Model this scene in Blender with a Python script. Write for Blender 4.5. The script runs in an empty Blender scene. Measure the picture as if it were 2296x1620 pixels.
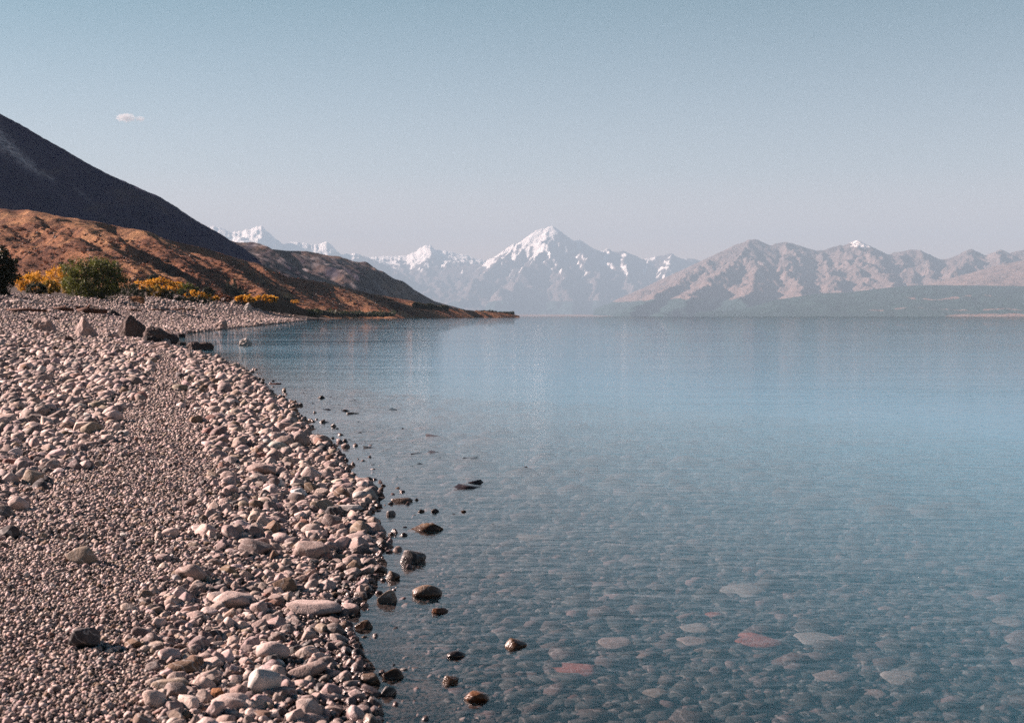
import bpy, bmesh, math, random
import numpy as np
from mathutils import Vector, Matrix, Euler
from mathutils.bvhtree import BVHTree

# ------------------------------------------------------------------ camera, sky, sun, exposure
SC = bpy.context.scene
COL = SC.collection
R = math.radians
FPX, CX, CY = 3189.0, 1148.0, 810.0          # focal length and centre measured on a 2296 px wide view of the photograph
CAM_H = 1.7
PITCH = math.atan(101 / FPX)

cam = bpy.data.cameras.new('camera')
cam.lens = 50.0
cam.sensor_width = 36.0
cam.clip_start = 0.1
cam.clip_end = 120000
cam.dof.use_dof = True
cam.dof.focus_distance = 16.0
cam.dof.aperture_fstop = 6.3
cam_o = bpy.data.objects.new('camera', cam)
COL.objects.link(cam_o)
cam_o.location = (0, 0, CAM_H)
cam_o.rotation_euler = (R(90) - PITCH, 0, 0)
SC.camera = cam_o

SUN_EL, SUN_AZ = 26.0, 74.0                   # degrees above the horizon, degrees left of straight ahead
W = bpy.data.worlds.new('World')
SC.world = W
W.use_nodes = True
wn, wl = W.node_tree.nodes, W.node_tree.links
bg = wn['Background']
sky = wn.new('ShaderNodeTexSky')
sky.sky_type = 'NISHITA'
sky.sun_disc = False
sky.sun_elevation = R(SUN_EL)
sky.sun_rotation = R(-SUN_AZ)
sky.altitude = 500
sky.air_density = 1.0
sky.dust_density = 0.6
sky.ozone_density = 1.0
tint = wn.new('ShaderNodeMix')
tint.data_type = 'RGBA'
tint.blend_type = 'MULTIPLY'
tint.inputs[0].default_value = 1.0
tgeo = wn.new('ShaderNodeTexCoord')
tsep = wn.new('ShaderNodeSeparateXYZ')
wl.new(tgeo.outputs['Generated'], tsep.inputs[0])
tramp = wn.new('ShaderNodeValToRGB')            # film rendering of the sky: teal overhead, lavender towards the horizon
te = tramp.color_ramp.elements
te[0].position, te[0].color = 0.0, (1.52, 0.79, 0.71, 1)
te[1].position, te[1].color = 0.26, (0.03, 0.27, 0.255, 1)
tz = te.new(0.45)
tz.color = (0.02, 0.15, 0.21, 1)
tm = te.new(0.10)
tm.color = (0.64, 0.55, 0.51, 1)
wl.new(tsep.outputs[2], tramp.inputs[0])
wl.new(tramp.outputs[0], tint.inputs[7])
wl.new(sky.outputs[0], tint.inputs[6])
wl.new(tint.outputs[2], bg.inputs[0])
bg.inputs[1].default_value = 0.052

sun = bpy.data.lights.new('sun', 'SUN')
sun.energy = 5.0
sun.angle = R(0.53)
sun.color = (1.0, 0.77, 0.68)
sun_o = bpy.data.objects.new('sun', sun)
COL.objects.link(sun_o)
S = Vector((-math.cos(R(SUN_EL)) * math.sin(R(SUN_AZ)), math.cos(R(SUN_EL)) * math.cos(R(SUN_AZ)), math.sin(R(SUN_EL))))
sun_o.rotation_euler = S.to_track_quat('Z', 'Y').to_euler()
sun_o.location = (-60, 20, 60)

SC.render.engine = 'CYCLES'
SC.view_settings.view_transform = 'Standard'
SC.view_settings.look = 'None'
SC.view_settings.gamma = 1.0
SC.view_settings.exposure = 2.2
SC.view_settings.use_curve_mapping = False
cy = SC.cycles
cy.max_bounces = 6
cy.diffuse_bounces = 1
cy.glossy_bounces = 3
cy.transmission_bounces = 3
cy.transparent_max_bounces = 16
cy.volume_bounces = 0
cy.caustics_reflective = False
cy.caustics_refractive = False
cy.use_denoising = False
cy.sample_clamp_indirect = 3
cy.sample_clamp_direct = 8
rng = np.random.default_rng(11)
random.seed(4)

# ------------------------------------------------------------------ helpers: pixels to rays, noise
def ray(u, v):
    a, b = (np.asarray(u, float) - CX) / FPX, (CY - np.asarray(v, float)) / FPX
    return a, math.cos(PITCH) + b * math.sin(PITCH), -math.sin(PITCH) + b * math.cos(PITCH)

def at(u, v, Y):
    dx, dy, dz = ray(u, v)
    k = np.asarray(Y, float) / dy
    return dx * k, np.asarray(Y, float) + 0 * k, CAM_H + dz * k

def on_plane(u, v, z=0.0):
    dx, dy, dz = ray(u, v)
    k = (z - CAM_H) / dz
    return dx * k, dy * k

def _grad(ix, iy, seed):
    h = (ix.astype(np.int64) * 374761393 + iy.astype(np.int64) * 668265263 + seed * 974634721) & 0x7fffffff
    h = ((h ^ (h >> 13)) * 1274126177) & 0x7fffffff
    h = h ^ (h >> 16)
    return h.astype(float) * (2 * math.pi / 65536.0)

def noise(x, y, seed=0):
    x, y = np.broadcast_arrays(np.asarray(x, float), np.asarray(y, float))
    ix, iy = np.floor(x), np.floor(y)
    fx, fy = x - ix, y - iy
    def g(dx, dy):
        a = _grad(ix + dx, iy + dy, seed)
        return np.cos(a) * (fx - dx) + np.sin(a) * (fy - dy)
    sx, sy = fx * fx * fx * (fx * (fx * 6 - 15) + 10), fy * fy * fy * (fy * (fy * 6 - 15) + 10)
    a, b, c, d = g(0, 0), g(1, 0), g(0, 1), g(1, 1)
    return 1.5 * ((a * (1 - sx) + b * sx) * (1 - sy) + (c * (1 - sx) + d * sx) * sy)

def fbm(x, y, o=4, seed=0, gain=0.5):
    t, amp = 0, 1.0
    for i in range(o):
        t = t + amp * noise(np.asarray(x) * 2 ** i, np.asarray(y) * 2 ** i, seed + i * 17)
        amp *= gain
    return t

def ridged(x, y, o=4, seed=0, gain=0.5):
    t, amp, tot = 0, 1.0, 0
    for i in range(o):
        n = 1 - np.abs(noise(np.asarray(x) * 2 ** i, np.asarray(y) * 2 ** i, seed + i * 31))
        t = t + amp * n * n
        tot += amp
        amp *= gain
    return t / tot

def sm(a, b, x):
    t = np.clip((np.asarray(x, float) - a) / (b - a), 0, 1)
    return t * t * (3 - 2 * t)

def pts(lst):
    a = np.array(lst, float)
    return a[:, 0], a[:, 1]

def tag(o, label=None, cat=None, group=None, kind=None):
    for k, v in (('label', label), ('category', cat), ('group', group), ('kind', kind)):
        if v:
            o[k] = v
    return o

def link(name, me, mat=None, parent=None):
    o = bpy.data.objects.new(name, me)
    COL.objects.link(o)
    if mat is not None and me is not None and not me.materials:
        me.materials.append(mat)
    if parent is not None:
        o.parent = parent
    return o

def mesh_from(name, verts, faces, smooth=True):
    me = bpy.data.meshes.new(name)
    me.from_pydata([tuple(p) for p in np.asarray(verts).tolist()], [], [tuple(f) for f in np.asarray(faces).tolist()] if not isinstance(faces, list) else faces)
    if smooth:
        me.polygons.foreach_set('use_smooth', [True] * len(me.polygons))
    me.update()
    return me

def grid_mesh(name, X, Y, Z, attrs=None, smooth=True, flip=False):
    r, c = X.shape
    V = np.stack([X, Y, Z], -1).reshape(-1, 3)
    i = np.arange(r * c).reshape(r, c)
    q = [i[:-1, :-1], i[:-1, 1:], i[1:, 1:], i[1:, :-1]]
    if flip:
        q = q[::-1]
    F = np.stack(q, -1).reshape(-1, 4)
    me = mesh_from(name, V, F, smooth)
    for k, a in (attrs or {}).items():
        at_ = me.attributes.new(k, 'FLOAT', 'POINT')
        at_.data.foreach_set('value', np.asarray(a, float).ravel().astype(np.float32))
    return me

# ------------------------------------------------------------------ materials
class NT:
    def __init__(self, name):
        self.m = bpy.data.materials.new(name)
        self.m.use_nodes = True
        self.n, self.l = self.m.node_tree.nodes, self.m.node_tree.links
        self.b = self.n.get('Principled BSDF')
        self.out = self.n.get('Material Output')
    def node(self, t, **kw):
        nd = self.n.new(t)
        for k, v in kw.items():
            setattr(nd, k, v)
        return nd
    def to(self, sock, v):
        if isinstance(v, (int, float)):
            sock.default_value = v
        elif isinstance(v, tuple):
            sock.default_value = v if len(v) == len(sock.default_value) else v + (1,)
        else:
            self.l.new(v, sock)
    def pos(self, scale=(1, 1, 1), rot=(0, 0, 0)):
        g = self.node('ShaderNodeNewGeometry')
        mp = self.node('ShaderNodeMapping')
        mp.inputs['Scale'].default_value = scale
        mp.inputs['Rotation'].default_value = rot
        self.l.new(g.outputs['Position'], mp.inputs[0])
        return mp.outputs[0]
    def obj(self, scale=(1, 1, 1)):
        g = self.node('ShaderNodeTexCoord')
        mp = self.node('ShaderNodeMapping')
        mp.inputs['Scale'].default_value = scale
        self.l.new(g.outputs['Object'], mp.inputs[0])
        return mp.outputs[0]
    def noise(self, vec, scale, detail=3, rough=0.55, dist=0.0):
        t = self.node('ShaderNodeTexNoise')
        t.inputs['Scale'].default_value = scale
        t.inputs['Detail'].default_value = detail
        t.inputs['Roughness'].default_value = rough
        t.inputs['Distortion'].default_value = dist
        self.l.new(vec, t.inputs['Vector'])
        return t.outputs[0]
    def ramp(self, fac, stops):
        r = self.node('ShaderNodeValToRGB')
        e = r.color_ramp.elements
        while len(e) > 1:
            e.remove(e[-1])
        for i, (p, c) in enumerate(stops):
            x = e[0] if i == 0 else e.new(p)
            x.position = p
            x.color = (c, c, c, 1) if isinstance(c, (int, float)) else tuple(c) + (1,)
        self.l.new(fac, r.inputs[0])
        return r.outputs[0]
    def mix(self, fac, a, b, blend='MIX'):
        m = self.node('ShaderNodeMix', data_type='RGBA', blend_type=blend)
        self.to(m.inputs[0], fac)
        self.to(m.inputs[6], a)
        self.to(m.inputs[7], b)
        return m.outputs[2]
    def math(self, op, a, b=0.0, clamp=False):
        m = self.node('ShaderNodeMath', operation=op, use_clamp=clamp)
        self.to(m.inputs[0], a)
        self.to(m.inputs[1], b)
        return m.outputs[0]
    def attr(self, name, typ='GEOMETRY'):
        a = self.node('ShaderNodeAttribute', attribute_type=typ, attribute_name=name)
        return a
    def bump(self, h, dist, strength=1.0):
        b = self.node('ShaderNodeBump')
        b.inputs['Distance'].default_value = dist
        b.inputs['Strength'].default_value = strength
        self.l.new(h, b.inputs['Height'])
        return b.outputs[0]
    def done(self, color, rough=0.9, normal=None, spec=0.25):
        self.to(self.b.inputs['Base Color'], color)
        self.to(self.b.inputs['Roughness'], rough)
        self.to(self.b.inputs['Specular IOR Level'], spec)
        if normal is not None:
            self.l.new(normal, self.b.inputs['Normal'])
        return self.m

def stone_material(name):
    t = NT(name)
    c = t.attr('stone_tone', 'INSTANCER').outputs['Color']
    p = t.pos()
    big = t.noise(p, 14, 4, 0.6)
    fine = t.noise(p, 90, 3, 0.7)
    vein = t.node('ShaderNodeTexWave', wave_type='BANDS', bands_direction='DIAGONAL')
    vein.inputs['Scale'].default_value = 6
    vein.inputs['Distortion'].default_value = 14
    vein.inputs['Detail'].default_value = 3
    t.l.new(p, vein.inputs[0])
    k = t.ramp(big, [(0.3, 0.72), (0.7, 1.18)])
    col = t.mix(1.0, c, k, 'MULTIPLY')
    col = t.mix(1.0, col, t.ramp(fine, [(0.3, 0.8), (0.75, 1.2)]), 'MULTIPLY')
    col = t.mix(t.math('MULTIPLY', t.ramp(vein.outputs[1], [(0.93, 0.0), (1.0, 1.0)]), 0.35), col, (0.5, 0.48, 0.46))
    # a wet band where the lake laps the stones: a film of water darkens them and makes them shine
    g = t.node('ShaderNodeNewGeometry')
    s = t.node('ShaderNodeSeparateXYZ')
    t.l.new(g.outputs['Position'], s.inputs[0])
    wob = t.math('MULTIPLY', big, 0.05)
    wet = t.ramp(t.math('SUBTRACT', s.outputs[2], wob), [(0.0, 1.0), (0.032, 0.0)])
    col = t.mix(wet, col, t.mix(1.0, col, (0.36, 0.33, 0.33), 'MULTIPLY'))
    rough = t.math('SUBTRACT', 0.88, t.math('MULTIPLY', t.math('MULTIPLY', wet, t.math('GREATER_THAN', s.outputs[2], 0.0)), 0.62))
    n = t.bump(t.math('ADD', big, t.math('MULTIPLY', fine, 0.35)), 0.012, 0.8)
    return t.done(col, rough, n, 0.3)

M_STONE = stone_material('greywacke_stone')

def boulder_material():
    t = NT('boulder_rock')
    c = t.attr('stone_tone', 'INSTANCER').outputs['Color']
    p = t.pos()
    big = t.noise(p, 1.6, 5, 0.62)
    fine = t.noise(p, 11, 4, 0.7)
    col = t.mix(1.0, c, t.ramp(big, [(0.3, 0.75), (0.7, 1.15)]), 'MULTIPLY')
    col = t.mix(1.0, col, t.ramp(fine, [(0.3, 0.8), (0.7, 1.15)]), 'MULTIPLY')
    col = t.mix(t.ramp(t.noise(p, 3.3, 4, 0.7), [(0.6, 0.0), (0.72, 0.5)]), col, (0.30, 0.24, 0.17))
    n = t.bump(t.math('ADD', big, t.math('MULTIPLY', fine, 0.25)), 0.25, 0.7)
    return t.done(col, 0.9, n, 0.2)

M_BOULDER = boulder_material()

def beach_material():
    t = NT('gravel_ground')
    p = t.pos()
    v = t.node('ShaderNodeTexVoronoi')
    v.inputs['Scale'].default_value = 38
    t.l.new(p, v.inputs['Vector'])
    v2 = t.node('ShaderNodeTexVoronoi')
    v2.inputs['Scale'].default_value = 3.2
    t.l.new(p, v2.inputs['Vector'])
    n1 = t.noise(p, 0.35, 4, 0.6)
    col = t.ramp(t.noise(p, 60, 3, 0.8), [(0.25, (0.03, 0.023, 0.022)), (0.55, (0.065, 0.052, 0.048)), (0.8, (0.13, 0.105, 0.098))])  # gravel darkened so the gaps between stones look shadowed
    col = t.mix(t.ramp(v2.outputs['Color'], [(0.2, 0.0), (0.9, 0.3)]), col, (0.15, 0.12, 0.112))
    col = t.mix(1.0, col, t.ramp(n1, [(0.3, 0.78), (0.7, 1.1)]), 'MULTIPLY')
    g = t.node('ShaderNodeNewGeometry')
    s = t.node('ShaderNodeSeparateXYZ')
    t.l.new(g.outputs['Position'], s.inputs[0])
    wet = t.ramp(s.outputs[2], [(0.0, 1.0), (0.035, 0.0)])
    col = t.mix(wet, col, t.mix(1.0, col, (0.4, 0.36, 0.35), 'MULTIPLY'))
    h = t.math('ADD', t.math('MULTIPLY', v.outputs['Distance'], -0.5), t.math('MULTIPLY', v2.outputs['Distance'], -4.0))
    return t.done(col, 0.95, t.bump(h, 0.03, 1.0), 0.1)

def land_material(name, kind):
    """tussock grass, scrub and scree by noise in world space, blue shade put into the steep and spur colours"""
    t = NT(name)
    p = t.pos()
    if kind == 'foothill':
        big = t.noise(p, 0.016, 5, 0.6, 0.6)
        mid = t.noise(p, 0.09, 4, 0.65)
        fine = t.noise(p, 0.6, 3, 0.7)
        col = t.ramp(big, [(0.32, (0.12, 0.056, 0.037)), (0.48, (0.22, 0.105, 0.058)), (0.62, (0.33, 0.18, 0.095))])
        col = t.mix(t.ramp(mid, [(0.46, 0.0), (0.62, 0.65)]), col, (0.07, 0.036, 0.033))
        col = t.mix(t.ramp(t.noise(p, 0.22, 4, 0.7), [(0.54, 0.0), (0.62, 0.6)]), col, (0.06, 0.036, 0.03))
        col = t.mix(1.0, col, t.ramp(fine, [(0.3, 0.5), (0.7, 1.4)]), 'MULTIPLY')
        tuft = t.noise(p, 1.7, 3, 0.75)
        col = t.mix(1.0, col, t.ramp(tuft, [(0.35, 0.55), (0.65, 1.35)]), 'MULTIPLY')
        return t.done(col, 0.95, t.bump(t.math('ADD', t.math('ADD', t.math('MULTIPLY', mid, 3.0), fine), t.math('MULTIPLY', tuft, 0.5)), 2.4, 0.9), 0.05)
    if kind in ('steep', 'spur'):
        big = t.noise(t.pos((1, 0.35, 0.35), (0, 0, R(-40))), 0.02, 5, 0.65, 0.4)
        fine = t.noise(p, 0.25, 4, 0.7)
        col = t.ramp(big, [(0.35, (0.012, 0.016, 0.058)), (0.55, (0.026, 0.025, 0.066)), (0.72, (0.085, 0.064, 0.075))] if kind == 'steep' else [(0.35, (0.022, 0.021, 0.038)), (0.52, (0.06, 0.045, 0.046)), (0.68, (0.15, 0.10, 0.08))])  # navy of the unlit slopes put into the colour, weaker for spurs
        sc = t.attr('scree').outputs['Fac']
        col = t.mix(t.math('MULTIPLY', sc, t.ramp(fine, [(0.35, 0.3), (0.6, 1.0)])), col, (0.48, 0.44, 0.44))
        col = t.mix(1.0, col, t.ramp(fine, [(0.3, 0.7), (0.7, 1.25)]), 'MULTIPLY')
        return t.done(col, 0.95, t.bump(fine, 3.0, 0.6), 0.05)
    # far ranges: forest low, tussock middle, bare rock, snow
    s_rock = (0.20, 0.165, 0.15)
    sc = 0.0018 / 3.6
    big = t.noise(p, sc, 6, 0.65, 0.3)
    fine = t.noise(p, sc * 7, 5, 0.7)
    col = t.mix(t.ramp(big, [(0.35, 0.0), (0.65, 1.0)]), (0.085, 0.07, 0.07), (0.18, 0.14, 0.13))
    col = t.mix(t.attr('tussock').outputs['Fac'], col, t.mix(big, (0.22, 0.14, 0.11), (0.15, 0.10, 0.085)))
    col = t.mix(1.0, col, t.ramp(fine, [(0.3, 0.65), (0.7, 1.3)]), 'MULTIPLY')
    grit = t.noise(p, sc * 45, 4, 0.75)
    col = t.mix(1.0, col, t.ramp(grit, [(0.3, 0.6), (0.7, 1.4)]), 'MULTIPLY')
    fo = t.math('ADD', t.attr('forest').outputs['Fac'], t.math('MULTIPLY', t.math('SUBTRACT', fine, 0.5), 0.7))
    col = t.mix(t.ramp(fo, [(0.45, 0.0), (0.55, 1.0)]), col, t.mix(t.ramp(grit, [(0.35, 0.0), (0.65, 1.0)]), (0.004, 0.016, 0.018), (0.03, 0.06, 0.052)))
    sn = t.math('ADD', t.attr('snow').outputs['Fac'], t.math('MULTIPLY', t.math('SUBTRACT', fine, 0.5), 0.9))
    col = t.mix(t.ramp(sn, [(0.44, 0.0), (0.56, 1.0)]), col, (0.90, 0.86, 0.83))
    return t.done(col, 0.9, t.bump(fine, 210.0, 0.7), 0.05)

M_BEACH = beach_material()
M_FOOT = land_material('tussock_slope', 'foothill')
M_STEEP = land_material('shade_blue_hillside', 'steep')
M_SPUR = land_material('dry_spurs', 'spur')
M_FAR = land_material('alpine_rock_and_snow', 'far')

def leaf_material(name, dark, light):
    t = NT(name)
    g = t.attr('leaf_tone').outputs['Fac']
    col = t.ramp(g, [(0.0, dark), (1.0, light)])
    t.done(col, 0.65, None, 0.25)
    tr = t.node('ShaderNodeBsdfTranslucent')
    t.l.new(col, tr.inputs[0])
    mx = t.node('ShaderNodeMixShader')
    mx.inputs[0].default_value = 0.3
    t.l.new(t.b.outputs[0], mx.inputs[1])
    t.l.new(tr.outputs[0], mx.inputs[2])
    t.l.new(mx.outputs[0], t.out.inputs[0])
    return t.m

M_LEAF = {
    'green': leaf_material('green_leaf', (0.018, 0.026, 0.008), (0.14, 0.155, 0.034)),
    'gold': leaf_material('golden_leaf', (0.36, 0.16, 0.014), (0.78, 0.42, 0.04)),
    'goldgreen': leaf_material('yellow_green_leaf', (0.09, 0.07, 0.012), (0.36, 0.22, 0.03)),
    'dark': leaf_material('dark_leaf', (0.010, 0.014, 0.008), (0.035, 0.042, 0.02)),
    'scrub': leaf_material('scrub_leaf', (0.014, 0.008, 0.008), (0.05, 0.026, 0.02)),
    'rust': leaf_material('rust_leaf', (0.06, 0.022, 0.012), (0.16, 0.06, 0.03)),
}

def wood_material(name, a, b):
    t = NT(name)
    n = t.noise(t.obj((1, 1, 1)), 6, 4, 0.7)
    return t.done(t.mix(n, a, b), 0.85, t.bump(n, 0.03, 0.6), 0.2)

M_WOOD = wood_material('bleached_driftwood', (0.40, 0.34, 0.31), (0.58, 0.50, 0.46))
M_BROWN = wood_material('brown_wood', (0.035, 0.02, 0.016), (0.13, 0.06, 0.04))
M_BARK = wood_material('bark', (0.06, 0.045, 0.035), (0.12, 0.09, 0.07))

# ------------------------------------------------------------------ lake shore: one height function for beach and lake bed
SH_U = [(-20, 2.0), (0, 0.55), (4.0, -0.10), (5.2, -0.42), (6.0, -0.55), (7.0, -0.72), (7.7, -0.86), (8.7, -0.84), (9.6, -0.84), (11.0, -1.02), (12.9, -1.18), (15.0, -1.62),
        (18.6, -2.35), (22.5, -3.3), (27, -4.25), (32, -5.45), (38, -6.9), (49, -9.6), (63, -13.8), (75, -17.6), (82, -19.9), (95, -23.3),
        (118, -28.2), (143, -32.6), (208, -40.5), (361, -58), (600, -86), (1084, -131), (1500, -170), (4000, -300)]
SHY, SHX = pts(SH_U)
def shore_x(Y):
    Y = np.asarray(Y, float)
    wob = (0.09 * noise(Y * 0.8, Y * 0 + 3.3, 5) + 0.035 * noise(Y * 2.6, Y * 0 + 1.3, 6)) * np.clip(Y / 9, 0.5, 3)
    return np.interp(Y, SHY, SHX) + wob
HS, HZ = pts([(-900, -7.5), (-120, -7.0), (-60, -4.2), (-25, -1.7), (-12, -0.78), (-6, -0.42), (-3, -0.23), (-1.2, -0.10), (0, 0.0), (0.6, 0.05), (1.4, 0.13), (2.4, 0.24), (3.2, 0.27),
              (4.2, 0.28), (6.5, 0.42), (9, 0.72), (12, 1.15), (16, 2.0), (19, 2.75), (20, 3.1), (22, 3.15), (27, 4.1), (34, 5.2), (45, 6.2), (90, 7.5)])
def shore_z(x, y):
    s = (shore_x(y) - x) * 0.96
    z = np.interp(s, HS, HZ)
    far = sm(250, 700, y)                       # the beach flattens into a narrow strip further down the lake
    z = np.where(s > 0, z * (1 + 0.8 * sm(230, 560, y) - 1.2 * sm(700, 1100, y)), z)
    z = z + np.where(s > 0.4, 1, 0.3) * (0.02 * noise(x * 1.1, y * 1.1, 40) + 0.012 * noise(x * 3, y * 3, 41)) * np.clip(np.asarray(y) / 15, 0.6, 3)
    return z

yy = np.concatenate([np.linspace(-12, 3, 16)[:-1], np.geomspace(3, 1600, 330)])
ss = np.concatenate([-np.geomspace(3, 0.02, 16), [0], np.geomspace(0.03, 110, 120), [150, 200, 280]])
SSg, YYg = np.meshgrid(ss * 1.0, yy)
SSg = SSg * np.where(SSg < 0, 1, np.clip(YYg / 60, 0.35, 1))
XXg = shore_x(YYg) - SSg / 0.96
ZZg = shore_z(XXg, YYg)
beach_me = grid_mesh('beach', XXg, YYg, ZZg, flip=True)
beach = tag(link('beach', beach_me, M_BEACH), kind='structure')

sb = -np.concatenate([np.linspace(2.6, 12, 40), np.geomspace(13, 33000, 30)])
yb = np.concatenate([np.linspace(-40, 3, 24)[:-1], np.geomspace(3, 52500, 130)])
Sb, Yb = np.meshgrid(sb, yb)
Xb = shore_x(Yb) - Sb / 0.96
Zb = np.where(Sb > -890, np.interp(Sb * 1.0, HS, HZ), -7.5) - 0.01 + 0.02 * noise(Xb, Yb, 7) * (Sb > -12)
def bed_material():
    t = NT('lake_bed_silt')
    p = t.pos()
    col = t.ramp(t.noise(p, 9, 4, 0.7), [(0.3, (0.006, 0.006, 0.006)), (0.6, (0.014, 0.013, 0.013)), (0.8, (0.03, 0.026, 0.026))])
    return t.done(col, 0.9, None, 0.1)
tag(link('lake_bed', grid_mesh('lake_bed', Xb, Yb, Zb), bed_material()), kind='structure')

# ------------------------------------------------------------------ hills on the left shore
def bands(x, y, ang, wl_across, wl_along, seed, o=3):
    c, s_ = math.cos(R(ang)), math.sin(R(ang))
    a, b = x * c + y * s_, -x * s_ + y * c        # a runs along the spur, b across it
    return fbm(a / wl_along, b / wl_across, o, seed)

def layer(name, crest, ycrest, foot_y, foot_z, us, nt, disp, prof=1.0, back=0.35, mat=None, attrs=None, tp=0.6, kind='structure', keep=0.0, jag=0.0, ks=1.0, kw=30):
    """A slope whose crest runs along the given skyline; columns follow the crest, rows go from its foot over the crest and down behind."""
    cu, cv = pts(crest)
    vc = np.interp(us, cu, cv)
    vfull = vc
    kern = np.exp(-np.linspace(-2, 2, 2 * kw + 1) ** 2)
    if jag:
        vc = np.convolve(np.pad(vc, kw, mode='edge'), kern / kern.sum(), mode='valid')
        vfull = vfull + jag * (fbm(us / 9, us * 0 + len(name), 4, 300) - 0.4 * np.abs(fbm(us / 17, us * 0 + 2.5, 3, 301)))
    if False:
        vc = vc + jag * (fbm(us / 9, us * 0 + len(name), 4, 300) - 0.4 * np.abs(fbm(us / 17, us * 0 + 2.5, 3, 301)))
    yc = ks * np.interp(us, *pts(ycrest))
    yf = ks * np.interp(us, *pts(foot_y))
    zf = np.interp(us, *pts(foot_z))
    _, _, zc = at(us, vc, yc)
    t = np.concatenate([np.linspace(0, 1, nt), 1 + np.linspace(0.04, 1.0, 10) * back])[:, None]
    Y = yf + (yc - yf) * t
    a = (us - CX) / FPX / math.cos(PITCH)
    X = Y * a
    pr = np.where(t <= 1, np.clip(t, 0, 1) ** prof, 1 - 0.5 * (t - 1) / back)
    pr = np.where(t > 1, 1 - 1.1 * ((t - 1) / back) ** 1.5, pr)
    Z = zf + (zc - zf) * pr
    taper = np.clip(np.where(t <= 1, (4 * t * (1 - t)), 4 * (t - 1) * 0.5), 0, 1) ** tp
    taper = np.maximum(taper, keep * (t > 0.5))
    T = np.broadcast_to(t, X.shape)
    Z = Z + ks * disp(X / ks, Y / ks, T) * taper
    Z = Z - (vfull - vc) / FPX * Y * np.exp(-((T - 1) / np.where(T < 1, 0.16, 0.5)) ** 2)
    A = attrs(X / ks, Y / ks, Z / ks, T) if attrs else None
    o = link(name, grid_mesh(name, X, Y, Z, A), mat)
    return tag(o, kind=kind)

# the big steep hillside whose lake-facing slope is out of the sun
us = np.linspace(-700, 640, 280)
def steep_disp(x, y, t):
    return 13.0 * bands(x, y, -48, 120, 1000, 21, 4) + 2.5 * fbm(x / 25, y / 25, 3, 22)
def steep_attr(x, y, z, t):
    u = CX + FPX * x / y
    v = 709 - FPX * (z - CAM_H) / y
    d = (v - 318) - (u - 10) * 0.86                 # the pale scree chute near the top and two thinner ones
    sc = np.exp(-(d / (24 - 0.16 * np.clip(u, 0, 110))) ** 2) * sm(-260, 0, u) * (1 - sm(70, 110, u))
    d2 = (v - 395) - (u - 110) * 0.75
    sc = sc + 0.45 * np.exp(-(d2 / 6) ** 2) * sm(90, 100, u) * (1 - sm(120, 135, u))
    d3 = (v - 430) - (u - 180) * 0.72
    sc = sc + 0.35 * np.exp(-(d3 / 5) ** 2) * sm(160, 178, u) * (1 - sm(200, 215, u))
    return {'scree': np.clip(sc * (0.7 + 0.8 * fbm(x / 9, y / 9, 3, 3)), 0, 1)}
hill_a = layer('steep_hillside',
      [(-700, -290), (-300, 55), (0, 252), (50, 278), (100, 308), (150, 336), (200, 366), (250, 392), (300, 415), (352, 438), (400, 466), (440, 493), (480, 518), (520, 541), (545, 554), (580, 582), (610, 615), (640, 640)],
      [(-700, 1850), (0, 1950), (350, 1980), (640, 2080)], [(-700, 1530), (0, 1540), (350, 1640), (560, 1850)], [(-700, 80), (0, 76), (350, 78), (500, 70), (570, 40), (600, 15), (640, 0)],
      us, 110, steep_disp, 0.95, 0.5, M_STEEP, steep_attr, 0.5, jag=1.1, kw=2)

# spurs behind it, running down to the point
us = np.linspace(430, 1060, 260)
def spur_disp(x, y, t):
    return 44 * bands(x, y, -62, 300, 1500, 33, 3) + 14 * bands(x, y, -55, 80, 330, 35, 4) + 3 * fbm(x / 30, y / 40, 3, 37)
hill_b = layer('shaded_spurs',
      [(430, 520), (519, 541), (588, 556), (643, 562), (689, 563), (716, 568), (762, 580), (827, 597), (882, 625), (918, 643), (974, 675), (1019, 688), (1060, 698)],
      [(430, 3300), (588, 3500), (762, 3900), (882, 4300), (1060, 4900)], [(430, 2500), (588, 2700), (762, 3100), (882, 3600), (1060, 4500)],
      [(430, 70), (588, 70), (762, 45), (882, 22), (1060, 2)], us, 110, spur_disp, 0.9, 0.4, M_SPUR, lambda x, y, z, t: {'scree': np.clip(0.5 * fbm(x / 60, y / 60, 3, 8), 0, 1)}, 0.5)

# sunlit tussock foothills down to the shore
us = np.linspace(-500, 1165, 520)
def foot_disp(x, y, t):
    k = np.clip(y / 700, 0.35, 2.2)
    big = bands(x, y, -64, 100, 480, 51, 2)
    mid = bands(x, y, -58, 36, 180, 53, 3)
    f = fbm(x / 16, y / 16, 3, 55)
    fade = 1 - 0.75 * sm(470, 760, CX + FPX * x / y)
    return (44.0 * (np.minimum(big, 0.18) - 0.10) + 9.0 * np.minimum(mid, 0.3) + 1.3 * f + 0.6 * fbm(x / 9, y / 9, 2, 57)) * k ** 0.5 * fade
hill_c = layer('tussock_foothills',
      [(-500, 440), (0, 468), (80, 476), (150, 488), (220, 497), (300, 515), (380, 538), (459, 556), (520, 575), (588, 595), (643, 620), (735, 634), (827, 657), (964, 682), (1040, 694), (1100, 700), (1150, 704), (1165, 708)],
      [(-500, 1100), (0, 1100), (300, 1150), (459, 1250), (588, 1400), (643, 1450), (735, 1540), (827, 1680), (964, 1850), (1040, 2050), (1165, 2450)],
      [(-500, 580), (0, 590), (300, 610), (459, 680), (588, 780), (640, 860), (700, 960), (760, 1060), (820, 1200), (870, 1320), (1000, 1650), (1165, 2300)],
      [(-500, 4.0), (300, 4.0), (560, 3.0), (640, 1.0), (700, -0.5), (1165, -0.6)], us, 210, foot_disp, 1.15, 0.3, M_FOOT, None, 0.45)

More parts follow.
